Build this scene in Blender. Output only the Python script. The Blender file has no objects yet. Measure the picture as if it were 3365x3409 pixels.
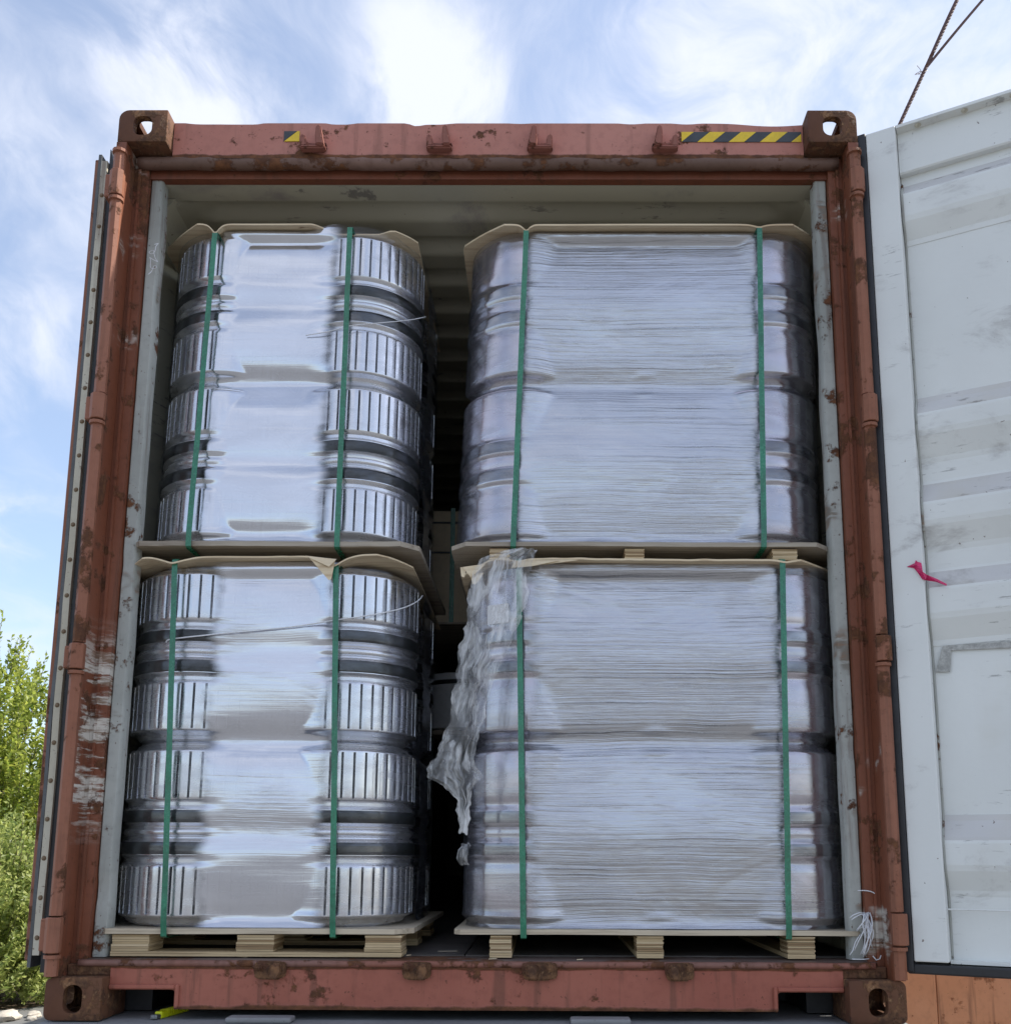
import bpy, bmesh, math, random
from mathutils import Vector, Matrix, noise
C = bpy.context.scene.collection
S = bpy.context.scene
R = math.radians
random.seed(7)

# ------------------------------------------------------------------ camera
cam_d = bpy.data.cameras.new("camera"); cam = bpy.data.objects.new("camera", cam_d); C.objects.link(cam)
S.camera = cam
pit, yaw, rol = .175673, .0044462, .0037914
fw = Vector((-math.sin(yaw)*math.cos(pit), math.cos(yaw)*math.cos(pit), math.sin(pit)))
rt = Vector((math.cos(yaw), math.sin(yaw), 0)); up = rt.cross(fw)
rt2 = rt*math.cos(rol)+up*math.sin(rol); up2 = -rt*math.sin(rol)+up*math.cos(rol)
M = Matrix((rt2, up2, -fw)).transposed().to_4x4(); M.translation = Vector((.18948, -2.98933, .46578))
cam.matrix_world = M
cam_d.sensor_fit = 'HORIZONTAL'; cam_d.sensor_width = 36; cam_d.lens = 36*3388.3/3365
cam_d.shift_x = (1682.5-1792.0)/3365; cam_d.shift_y = (2245.9-1704.5)/3365   # the photo is cropped from a taller frame
cam_d.clip_start = .05; cam_d.clip_end = 2000

# ------------------------------------------------------------------ light
SUN = Vector((.86, .11, .92)).normalized()
S.view_settings.view_transform = 'Standard'; S.view_settings.look = 'None'
S.view_settings.gamma = 1; S.view_settings.use_curve_mapping = False
S.view_settings.exposure = 0.75
S.cycles.max_bounces = 7; S.cycles.diffuse_bounces = 4; S.cycles.glossy_bounces = 3; S.cycles.transmission_bounces = 2; S.cycles.transparent_max_bounces = 8
W = bpy.data.worlds.new("World"); S.world = W; W.use_nodes = True

class NT:
    """small node-tree helper"""
    def __init__(s, tree): s.t = tree; s.n = tree.nodes; s.l = tree.links
    def node(s, typ, **kw):
        n = s.n.new(typ)
        for k, v in kw.items():
            if k.startswith('_'): setattr(n, k[1:], v)
        return n
    def set(s, sock, v):
        if isinstance(v, bpy.types.NodeSocket): s.l.new(v, sock)
        elif v is not None: sock.default_value = v
    def math(s, op, a, b=None, c=None, clamp=False):
        n = s.n.new('ShaderNodeMath'); n.operation = op; n.use_clamp = clamp
        for i, v in enumerate((a, b, c)):
            if v is not None: s.set(n.inputs[i], v)
        return n.outputs[0]
    def vmath(s, op, a, b=None):
        n = s.n.new('ShaderNodeVectorMath'); n.operation = op
        s.set(n.inputs[0], a)
        if b is not None: s.set(n.inputs[1], b)
        return n.outputs['Value'] if op in ('DOT_PRODUCT', 'LENGTH') else n.outputs[0]
    def mapping(s, v, scale=(1, 1, 1), rot=(0, 0, 0), loc=(0, 0, 0)):
        n = s.n.new('ShaderNodeMapping'); s.l.new(v, n.inputs[0])
        n.inputs['Scale'].default_value = scale; n.inputs['Rotation'].default_value = rot; n.inputs['Location'].default_value = loc
        return n.outputs[0]
    def noise(s, v, scale=5, detail=4, rough=.55, dist=0, out=0):
        n = s.n.new('ShaderNodeTexNoise'); s.l.new(v, n.inputs['Vector'])
        n.inputs['Scale'].default_value = scale; n.inputs['Detail'].default_value = detail
        n.inputs['Roughness'].default_value = rough; n.inputs['Distortion'].default_value = dist
        return n.outputs[out]
    def sm(s, v, a, b, lo=0., hi=1.):
        n = s.n.new('ShaderNodeMapRange'); n.interpolation_type = 'SMOOTHSTEP'
        s.set(n.inputs[0], v); n.inputs[1].default_value = a; n.inputs[2].default_value = b
        n.inputs[3].default_value = lo; n.inputs[4].default_value = hi
        return n.outputs[0]
    def mix(s, f, a, b):
        n = s.n.new('ShaderNodeMix'); n.data_type = 'RGBA'
        s.set(n.inputs[0], f)
        s.set(n.inputs[6], a if isinstance(a, bpy.types.NodeSocket) else (*a, 1)[:4]); s.set(n.inputs[7], b if isinstance(b, bpy.types.NodeSocket) else (*b, 1)[:4])
        return n.outputs[2]
    def bump(s, h, strength=.3, dist=.01, normal=None):
        n = s.n.new('ShaderNodeBump'); n.inputs['Strength'].default_value = strength; n.inputs['Distance'].default_value = dist
        s.l.new(h, n.inputs['Height'])
        if normal: s.l.new(normal, n.inputs['Normal'])
        return n.outputs[0]

def build_world():
    t = NT(W.node_tree); t.n.clear()
    sky = t.n.new('ShaderNodeTexSky'); sky.sky_type = 'NISHITA'; sky.sun_disc = False
    sky.sun_elevation = math.asin(SUN.z); sky.sun_rotation = math.atan2(SUN.x, SUN.y)
    sky.air_density = 1.0; sky.dust_density = 1.2; sky.ozone_density = 1.5
    d = t.n.new('ShaderNodeTexCoord').outputs['Generated']
    sep = t.n.new('ShaderNodeSeparateXYZ'); t.l.new(d, sep.inputs[0])
    zz = t.math('ADD', t.math('MAXIMUM', sep.outputs[2], 0.0), .18)
    comb = t.n.new('ShaderNodeCombineXYZ')
    t.l.new(t.math('DIVIDE', sep.outputs[0], zz), comb.inputs[0]); t.l.new(t.math('DIVIDE', sep.outputs[1], zz), comb.inputs[1])
    p = comb.outputs[0]
    wv = t.n.new('ShaderNodeTexNoise'); t.l.new(p, wv.inputs['Vector']); wv.inputs['Scale'].default_value = 1.7; wv.inputs['Detail'].default_value = 3
    off = t.n.new('ShaderNodeVectorMath'); off.operation = 'SCALE'
    t.l.new(t.vmath('SUBTRACT', wv.outputs['Color'], (.5, .5, .5)), off.inputs[0]); off.inputs['Scale'].default_value = .55
    q = t.vmath('ADD', p, off.outputs[0])
    st = t.noise(t.mapping(q, (1.4, .8, 1), (0, 0, R(-38))), 2.6, 9, .60, .4)       # drawn-out cirrus
    big = t.noise(t.mapping(p, (1, 1, 1), (0, 0, 0), (3.1, 1.7, 0)), 1.1, 3, .5)
    fine = t.noise(t.mapping(q, (1.7, .8, 1), (0, 0, R(-40))), 4.6, 8, .60, .25)
    # bright cloud banks, each a place in the sky
    dn = t.vmath('NORMALIZE', t.vmath('ADD', d, t.vmath('SCALE', t.vmath('SUBTRACT', wv.outputs['Color'], (.5, .5, .5)))))
    lob = None
    def warp():
        sc = t.n.new('ShaderNodeVectorMath'); sc.operation = 'SCALE'; sc.inputs['Scale'].default_value = .13
        t.l.new(t.vmath('SUBTRACT', wv.outputs['Color'], (.5, .5, .5)), sc.inputs[0])
        return t.vmath('NORMALIZE', t.vmath('ADD', d, sc.outputs[0]))
    wd = warp()
    for c, width, amp in (((-.101, .753, .65), .055, .9), ((-.08, .769, .634), .05, .9), ((-.30, .715, .632), .075, .75), ((.15, .74, .655), .10, .8), ((.235, .722, .65), .09, .75),
                          ((.34, .70, .63), .10, .6), ((-.422, .803, .422), .04, .45), ((-.41, .74, .53), .06, .3), ((-.447, .856, .26), .03, .5),
                          ((-.1, -.8, .5), .35, .6), ((.6, -.6, .45), .3, .5), ((-.75, -.3, .45), .3, .5)):
        dist = t.vmath('LENGTH', t.vmath('SUBTRACT', wd, Vector(c).normalized()))
        l = t.sm(dist, width*1.9, width*.1, 0, amp)
        lob = l if lob is None else t.math('MAXIMUM', lob, l)
    cover = t.math('ADD', t.math('MULTIPLY', big, .55), t.math('MULTIPLY', st, .75))
    cover = t.math('ADD', cover, t.math('MULTIPLY', t.math('SUBTRACT', fine, .5), .5))
    cover = t.math('ADD', cover, t.math('MULTIPLY', lob, t.math('ADD', .10, t.math('MULTIPLY', t.sm(fine, .30, .72), .62))))
    hi = t.sm(sep.outputs[2], .10, .55, .85, 1.0)
    m = t.math('MULTIPLY', t.sm(cover, .44, 1.12, .22, 1.), hi, clamp=True)
    col = t.mix(m, sky.outputs[0], (3.75, 3.95, 4.5))
    bg = t.n.new('ShaderNodeBackground'); t.l.new(col, bg.inputs[0]); bg.inputs[1].default_value = .15
    out = t.n.new('ShaderNodeOutputWorld'); t.l.new(bg.outputs[0], out.inputs[0])
build_world()

sun_d = bpy.data.lights.new("sun", 'SUN'); sun_d.energy = 4.2; sun_d.angle = R(.6); sun_d.color = (1, .94, .84)
sun = bpy.data.objects.new("sun", sun_d); C.objects.link(sun); sun.rotation_euler = SUN.to_track_quat('Z', 'Y').to_euler()

# ------------------------------------------------------------------ object helpers
def tag(o, label=None, cat=None, group=None, kind=None):
    if label: o['label'] = label
    if cat: o['category'] = cat
    if group: o['group'] = group
    if kind: o['kind'] = kind
    return o
def empty(name, loc=(0, 0, 0), label=None, cat=None, group=None, rot=(0, 0, 0)):
    o = bpy.data.objects.new(name, None); C.objects.link(o); o.location = loc; o.rotation_euler = rot
    o.empty_display_size = .1
    return tag(o, label, cat, group)
def obj(name, me, mat, parent=None, smooth=False, loc=None, rot=None):
    if isinstance(me, bmesh.types.BMesh):
        b = me; me = bpy.data.meshes.new(name); b.normal_update(); b.to_mesh(me); b.free()
    mats = mat if isinstance(mat, (list, tuple)) else [mat]
    if len(me.materials) == 0:
        for m_ in mats: me.materials.append(m_)
    if smooth:
        me.polygons.foreach_set('use_smooth', [True]*len(me.polygons))
        if smooth != 'all': 
            try: me.set_sharp_from_angle(angle=R(smooth if not isinstance(smooth, bool) else 35))
            except Exception: pass
    o = bpy.data.objects.new(name, me); C.objects.link(o)
    if parent: o.parent = parent
    if loc: o.location = loc
    if rot: o.rotation_euler = rot
    return o
def inst(src, name, parent=None, loc=None, rot=None):
    o = src.copy(); o.name = name; C.objects.link(o); o.parent = parent
    if loc is not None: o.location = loc
    if rot is not None: o.rotation_euler = rot
    return o
def BM(): return bmesh.new()
def box(bm, x0, x1, y0, y1, z0, z1, bev=0, seg=1, mat=0, mtx=None):
    r = bmesh.ops.create_cube(bm, size=1)
    vs = r['verts']
    for v in vs: v.co = Vector(((x0+x1)/2+v.co.x*(x1-x0), (y0+y1)/2+v.co.y*(y1-y0), (z0+z1)/2+v.co.z*(z1-z0)))
    fs = set(f for v in vs for f in v.link_faces)
    if bev:
        r2 = bmesh.ops.bevel(bm, geom=list(set(e for v in vs for e in v.link_edges)), offset=bev, segments=seg, affect='EDGES', profile=.5)
        vs = list(set(vs) | set(r2['verts'])); vs = [v for v in vs if v.is_valid]; fs = set(f for v in vs for f in v.link_faces)
    for f in fs: f.material_index = mat
    if mtx:
        for v in vs: v.co = mtx @ v.co
    return vs
def prism(bm, poly, h0, h1, axis='z', mat=0):
    """extrude a 2D polygon; axis z: (x,y), axis x: (y,z), axis y: (x,z)"""
    def P(a, b, h): return {'z': (a, b, h), 'x': (h, a, b), 'y': (a, h, b)}[axis]
    lo = [bm.verts.new(P(a, b, h0)) for a, b in poly]; hi = [bm.verts.new(P(a, b, h1)) for a, b in poly]
    n = len(poly); fs = []
    for i in range(n): fs.append(bm.faces.new((lo[i], lo[(i+1) % n], hi[(i+1) % n], hi[i])))
    fs.append(bm.faces.new(lo[::-1])); fs.append(bm.faces.new(hi))
    for f in fs: f.material_index = mat
    bmesh.ops.recalc_face_normals(bm, faces=fs)
    return fs
def tube(bm, pts, rad, n=8, cap=True, mat=0):
    pts = [Vector(p) for p in pts]; rings = []
    rads = rad if isinstance(rad, (list, tuple)) else [rad]*len(pts)
    prev = None
    for i, p in enumerate(pts):
        t = (pts[min(i+1, len(pts)-1)]-pts[max(i-1, 0)]).normalized()
        a = t.orthogonal().normalized() if prev is None else (prev-t*prev.dot(t)).normalized()
        prev = a; b = t.cross(a)
        rings.append([bm.verts.new(p+(a*math.cos(k*2*math.pi/n)+b*math.sin(k*2*math.pi/n))*rads[i]) for k in range(n)])
    for i in range(len(rings)-1):
        for k in range(n):
            f = bm.faces.new((rings[i][k], rings[i][(k+1) % n], rings[i+1][(k+1) % n], rings[i+1][k])); f.material_index = mat; f.smooth = True
    if cap and n > 2:
        bm.faces.new(rings[0][::-1]).material_index = mat; bm.faces.new(rings[-1]).material_index = mat
def lathe(bm, prof, n=64, mat=0, loc=(0, 0, 0), axis='z'):
    rings = []
    for r, z in prof:
        ring = []
        for k in range(n):
            a = 2*math.pi*k/n; c, s = r*math.cos(a), r*math.sin(a)
            co = {'z': (c, s, z), 'y': (c, z, s), 'x': (z, c, s)}[axis]
            ring.append(bm.verts.new(Vector(co)+Vector(loc)))
        rings.append(ring)
    for i in range(len(rings)-1):
        for k in range(n):
            f = bm.faces.new((rings[i][k], rings[i][(k+1) % n], rings[i+1][(k+1) % n], rings[i+1][k])); f.material_index = mat
    return rings
def boolean(me_bm, tools):
    """difference of bmeshes -> mesh (temporary objects are removed)"""
    a = bpy.data.meshes.new('t'); me_bm.to_mesh(a); me_bm.free(); oa = bpy.data.objects.new('t', a); C.objects.link(oa)
    tmp = []
    for b in tools:
        m_ = bpy.data.meshes.new('t'); b.to_mesh(m_); b.free(); ob = bpy.data.objects.new('t', m_); C.objects.link(ob); tmp.append(ob)
        md = oa.modifiers.new('b', 'BOOLEAN'); md.operation = 'DIFFERENCE'; md.solver = 'EXACT'; md.object = ob
    dg = bpy.context.evaluated_depsgraph_get()
    res = bpy.data.meshes.new_from_object(oa.evaluated_get(dg))
    for o in [oa]+tmp: bpy.data.objects.remove(o, do_unlink=True)
    return res
def roundrect(w, h, r, n=6, cx=0, cy=0, corners=(1, 1, 1, 1)):
    pts = []
    for i, (sx, sy, a0) in enumerate(((1, 1, 0), (-1, 1, 90), (-1, -1, 180), (1, -1, 270))):
        rr = r if corners[i] else .0008
        for k in range(n+1):
            a = R(a0+90*k/n); pts.append((cx+sx*(w/2-rr)+rr*math.cos(a), cy+sy*(h/2-rr)+rr*math.sin(a)))
    return pts
def sstep(t, a, b):
    t = max(0, min(1, (t-a)/(b-a))); return t*t*(3-2*t)
def nz(x, y, z=0): return noise.noise(Vector((x, y, z)))

# ------------------------------------------------------------------ materials
def new_mat(name):
    m = bpy.data.materials.new(name); m.use_nodes = True; t = NT(m.node_tree); t.n.clear()
    b = t.n.new('ShaderNodeBsdfPrincipled'); o = t.n.new('ShaderNodeOutputMaterial'); t.l.new(b.outputs[0], o.inputs[0])
    return m, t, b, o
def coords(t, kind='Object'):
    return t.n.new('ShaderNodeTexCoord').outputs[kind]
def plain(name, col, rough=.6, metal=0., var=.15, scale=8, bump=.1, spec=.5, dist=.004):
    m, t, b, o = new_mat(name); c = coords(t)
    n = t.noise(c, scale, 5); n2 = t.noise(c, scale*7, 4)
    f = t.math('ADD', t.math('MULTIPLY', n, .6), t.math('MULTIPLY', n2, .4))
    t.l.new(t.mix(t.sm(f, .3, .7), [x*(1-var) for x in col], [min(1, x*(1+var)) for x in col]), b.inputs['Base Color'])
    t.l.new(t.sm(n2, .2, .8, max(0, rough-.1), min(1, rough+.1)), b.inputs['Roughness'])
    b.inputs['Metallic'].default_value = metal; b.inputs['Specular IOR Level'].default_value = spec
    if bump: t.l.new(t.bump(f, bump, dist), b.inputs['Normal'])
    return m
def painted(name, col, rust=.5, rough=.55, chalk=None, scrape=0., scale=9, seed=0., runs=.3, rustcol=((.085, .035, .018), (.17, .07, .03)), scrape_col=(.55, .52, .47), zband=None, edge=None, flake=None):
    """oxide paint with chalking, rust blooms, run-down stains and scraped places"""
    m, t, b, o = new_mat(name); c = t.mapping(coords(t), loc=(seed, seed*1.7, seed*.6))
    base = t.mix(t.sm(t.noise(c, 2.3, 5), .35, .7), col, chalk or [x*.78 for x in col])
    base = t.mix(t.math('MULTIPLY', t.sm(t.noise(c, 40, 4), .45, .75), .25), base, [x*.55 for x in col])
    vr = t.noise(t.mapping(c, (26, 26, 1.6)), 1, 5, .6)
    base = t.mix(t.math('MULTIPLY', t.sm(vr, .53, .68), runs), base, (.10, .045, .028))
    rn = t.math('ADD', t.math('MULTIPLY', t.noise(c, scale, 8, .68), .75), t.math('MULTIPLY', t.noise(c, scale*.3, 3), .35))
    th = .735-.25*rust
    mask = t.sm(rn, th, th+.045)
    if edge:                                       # rust creeps in from this z upward / downward
        sz = t.n.new('ShaderNodeSeparateXYZ'); t.l.new(coords(t), sz.inputs[0])
        for z0, z1 in edge:
            mask = t.math('MAXIMUM', mask, t.sm(t.math('ADD', t.sm(sz.outputs[2], z0, z1, 0, .6), t.math('MULTIPLY', rn, .5)), .62, .74))
    rcol = t.mix(t.sm(t.noise(c, 26, 9, .7), .38, .66), rustcol[0], rustcol[1])
    if flake: rcol = t.mix(t.math('MULTIPLY', t.sm(t.noise(c, 17, 8, .72, .6), .56, .66), .8), rcol, flake)
    spk = t.sm(t.noise(c, 85, 3, .6), .66, .72)
    base = t.mix(t.math('MULTIPLY', spk, .7), base, rustcol[0])
    if scrape:
        sc = t.noise(t.mapping(c, (5, 5, 42)), 1, 6, .65)
        sb = t.noise(c, 3.2, 4, .6)
        sm_ = t.math('MULTIPLY', t.sm(sc, .36, .5), t.sm(sb, .66-.2*scrape, .72-.2*scrape))
        if zband:
            sz = t.n.new('ShaderNodeSeparateXYZ'); t.l.new(coords(t), sz.inputs[0])
            g = t.math('MULTIPLY', t.sm(sz.outputs[2], zband[0]-.1, zband[0]+.1), t.sm(sz.outputs[2], zband[1]+.1, zband[1]-.1))
            sm_ = t.math('MAXIMUM', t.math('MULTIPLY', sm_, .6), t.math('MULTIPLY', g, t.sm(t.math('ADD', t.math('MULTIPLY', sc, .5), t.math('MULTIPLY', sb, .5)), .475, .525)))
        base = t.mix(sm_, base, t.mix(t.sm(t.noise(t.mapping(c, (9, 9, 70)), 1, 6, .7), .46, .60), scrape_col, (.24, .16, .11)))
    t.l.new(t.mix(mask, base, rcol), b.inputs['Base Color'])
    t.l.new(t.mix(mask, (rough,)*3, (.85,)*3), b.inputs['Roughness'])
    h = t.math('ADD', t.math('MULTIPLY', t.noise(c, 60, 5), t.math('ADD', .15, t.math('MULTIPLY', mask, .8))), t.math('MULTIPLY', mask, .5))
    h = t.math('ADD', h, t.math('MULTIPLY', t.noise(c, 6, 3), .5))
    t.l.new(t.bump(h, .6, .006), b.inputs['Normal'])
    b.inputs['Specular IOR Level'].default_value = .35
    return m

RED = painted('red_oxide_paint', (.17, .055, .03), .45, .5, (.20, .072, .042), runs=.45)
REDP = painted('red_oxide_paint_post', (.19, .062, .031), .50, .5, (.225, .08, .044), scrape=.12, seed=3.1, runs=.5)
REDS = painted('red_oxide_paint_scraped', (.19, .062, .031), .56, .5, (.225, .08, .044), scrape=.2, zband=(.56, 1.10), seed=5.2, runs=.5, scrape_col=(.62, .58, .52))
HEAD = painted('chalky_header_paint', (.42, .17, .13), .44, .6, (.47, .21, .165), seed=1.3, scale=12, runs=.3, edge=((2.80, 2.755),))
SILL = painted('red_oxide_paint_sill', (.30, .09, .06), .46, .5, (.35, .118, .08), seed=8.3, runs=.5, edge=((.118, .152), (.075, .012)))
HINGE = painted('red_oxide_paint_hinge', (.25, .095, .052), .58, .55, (.295, .12, .072), seed=6.6, runs=.35)
LUGP = painted('shaded_keeper_paint', (.24, .085, .06), .40, .6, (.30, .12, .09), seed=2.3, scale=20, runs=.1)  # darker than the header: recess shade put into the keepers' colour
RUST = painted('rusty_cast_steel', (.11, .045, .024), .9, .75, (.15, .07, .035), seed=4.4, scale=14, rustcol=((.07, .034, .02), (.21, .105, .05)), flake=(.36, .21, .11))
SILLTOP = painted('worn_sill_steel', (.17, .13, .12), .72, .6, (.11, .075, .06), seed=2.7, scale=7)
ORANGE = painted('rusted_sheet', (.58, .27, .14), .52, .65, (.66, .33, .19), seed=9.1, scale=11, runs=.45, rustcol=((.22, .085, .035), (.42, .17, .075)))

def white_paint(name, col=(.66, .70, .69), grime=.5, seed=0.):
    m, t, b, o = new_mat(name); c = t.mapping(coords(t), loc=(seed, seed, seed))
    base = t.mix(t.sm(t.noise(c, 1.6, 5), .35, .7), col, [x*.92 for x in col])
    a = t.sm(t.noise(t.mapping(c, (1, 1, 1.8)), 3.4, 8, .7, .4), .54, .76)
    base = t.mix(t.math('MULTIPLY', a, grime), base, (.27, .25, .24))
    sc = t.math('MULTIPLY', t.sm(t.noise(t.mapping(c, (9, 9, 60)), 1, 5, .7), .58, .66), t.sm(t.noise(c, 2.1, 3), .50, .58))
    base = t.mix(t.math('MULTIPLY', sc, .8*grime), base, (.13, .12, .12))
    sp = t.sm(t.noise(c, 55, 2, .5), .735, .77)
    base = t.mix(t.math('MULTIPLY', sp, .8), base, (.14, .1, .08))
    y = t.sm(t.noise(c, 2.7, 4), .55, .75)
    base = t.mix(t.math('MULTIPLY', y, .3), base, (.52, .48, .36))
    t.l.new(base, b.inputs['Base Color']); b.inputs['Roughness'].default_value = .5
    t.l.new(t.bump(t.math('ADD', t.noise(c, 30, 4), t.math('MULTIPLY', t.noise(c, 3, 3), 2.)), .18, .004), b.inputs['Normal'])
    return m
WHITE = white_paint('white_door_paint', (.73, .745, .725), .75)
WGREY = white_paint('white_door_paint_grey', (.60, .59, .58), .9, 4.)  # greyer door paint for the upward-facing slopes of the panel
INNER = white_paint('pale_interior_paint', (.43, .415, .335), .95, 2.)
JBAR = painted('scuffed_pale_paint', (.42, .43, .40), .46, .5, (.30, .31, .285), seed=7.7, scale=10, runs=.4, scrape=.3, scrape_col=(.2, .18, .15))
RUBBER = plain('black_rubber', (.018, .018, .021), .45, 0, .3, 12, .15)
GREYRUB = plain('grey_aged_rubber', (.10, .105, .11), .6, 0, .25, 14, .2)
STRIP = painted('stained_white_strip', (.60, .57, .47), .30, .55, (.5, .46, .36), seed=3.9, runs=.6, rustcol=((.12, .06, .03), (.25, .15, .08)))
DECK = painted('weathered_grey_deck', (.20, .205, .215), .25, .75, (.27, .275, .285), seed=6.1, scale=6, runs=.1, rustcol=((.07, .05, .045), (.13, .1, .085)))
FLOORM = plain('worn_floor_ply', (.10, .09, .085), .7, 0, .35, 5, .3)
DARKST = plain('dark_steel', (.03, .03, .033), .5, .3, .3, 10, .2)
GREEN = plain('green_pet_strap', (.012, .165, .09), .24, 0, .30, 14, .25, .7)
YEL = plain('hazard_yellow', (.72, .50, .02), .42, 0, .12, 20, .05)
YELEDGE = plain('hazard_yellow_bright', (.8, .62, .1), .42, 0, .1, 20, 0)
BLK = plain('hazard_black', (.035, .042, .05), .45, 0, .3, 30, .05)
LIME = plain('bright_yellow_plastic', (.62, .66, .01), .35, 0, .08, 30, .1)
STEELY = plain('grey_steel_tip', (.28, .3, .31), .35, .8, .2, 40, .1)
PINK = plain('magenta_tape', (.55, .02, .12), .3, 0, .25, 30, .2)
STRING = plain('white_twine', (.72, .73, .76), .8, 0, .12, 90, .3)
PAPER = plain('white_label_paper', (.72, .72, .74), .6, 0, .05, 20, 0)
INK = plain('label_ink', (.03, .03, .035), .6, 0, .1, 20, 0)
CARD = plain('kraft_carton', (.58, .48, .34), .75, 0, .12, 9, .15)
TYRE = plain('tyre_rubber', (.02, .02, .02), .8, 0, .2, 20, .3)
ROPE = painted('rusty_wire_rope', (.09, .05, .045), .5, .6, (.12, .065, .06), seed=1.9, scale=40)

def wood(name, col=(.70, .58, .40), dark=(.42, .28, .15), sc=(2, 60, 60), amt=.7):
    m, t, b, o = new_mat(name); c = coords(t)
    g = t.noise(t.mapping(c, sc), 1, 6, .62, .6)
    big = t.noise(c, 3, 4)
    base = t.mix(t.math('MULTIPLY', t.sm(g, .42, .75), amt), col, dark)
    base = t.mix(t.math('MULTIPLY', t.sm(big, .58, .75), .35), base, [x*.6 for x in col])
    kn = t.sm(t.noise(t.mapping(c, (1, 2, 3)), 6, 3, .5), .72, .76)
    base = t.mix(t.math('MULTIPLY', kn, .7), base, (.22, .11, .05))
    t.l.new(base, b.inputs['Base Color']); b.inputs['Roughness'].default_value = .75
    t.l.new(t.bump(g, .35, .003), b.inputs['Normal'])
    return m
PLY = wood('pale_plywood')
PLYD = wood('weathered_plywood', (.40, .35, .28), (.16, .12, .09), (2, 40, 40), .8)
PLYB = wood('dirty_deck_plywood', (.56, .48, .36), (.2, .15, .10), (2, 40, 60), .75)
BLOCK = wood('plywood_block', (.60, .46, .27), (.16, .09, .04), (3, 3, 190), .85)

def steel(name, col, rough, dark=None, mixd=.3):
    m, t, b, o = new_mat(name); c = coords(t)
    n = t.noise(t.mapping(c, (3, 3, 14)), 2, 6, .6)
    base = t.mix(t.math('MULTIPLY', t.sm(n, .5, .75), mixd), col, dark or [x*.4 for x in col])
    t.l.new(base, b.inputs['Base Color']); b.inputs['Metallic'].default_value = .9
    t.l.new(t.sm(n, .3, .8, rough-.06, rough+.14), b.inputs['Roughness'])
    t.l.new(t.bump(t.noise(c, 9, 2), .04, .01), b.inputs['Normal'])
    return m
KEG = steel('keg_stainless', (.76, .76, .79), .24, (.5, .5, .52), .25)
KEGP = steel('keg_stainless_plain', (.68, .62, .68), .22, (.30, .26, .30), .4)
GROOVE = plain('groove_shade', (.025, .027, .028), .5, .2, .3, 40, .1)  # near-black colour paints shade into the gaps between the keg ribs
HOOP = plain('black_rolling_hoop', (.016, .018, .017), .35, 0, .5, 18, .1)
HOOPG = steel('steel_rolling_hoop', (.10, .095, .11), .3)

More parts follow.
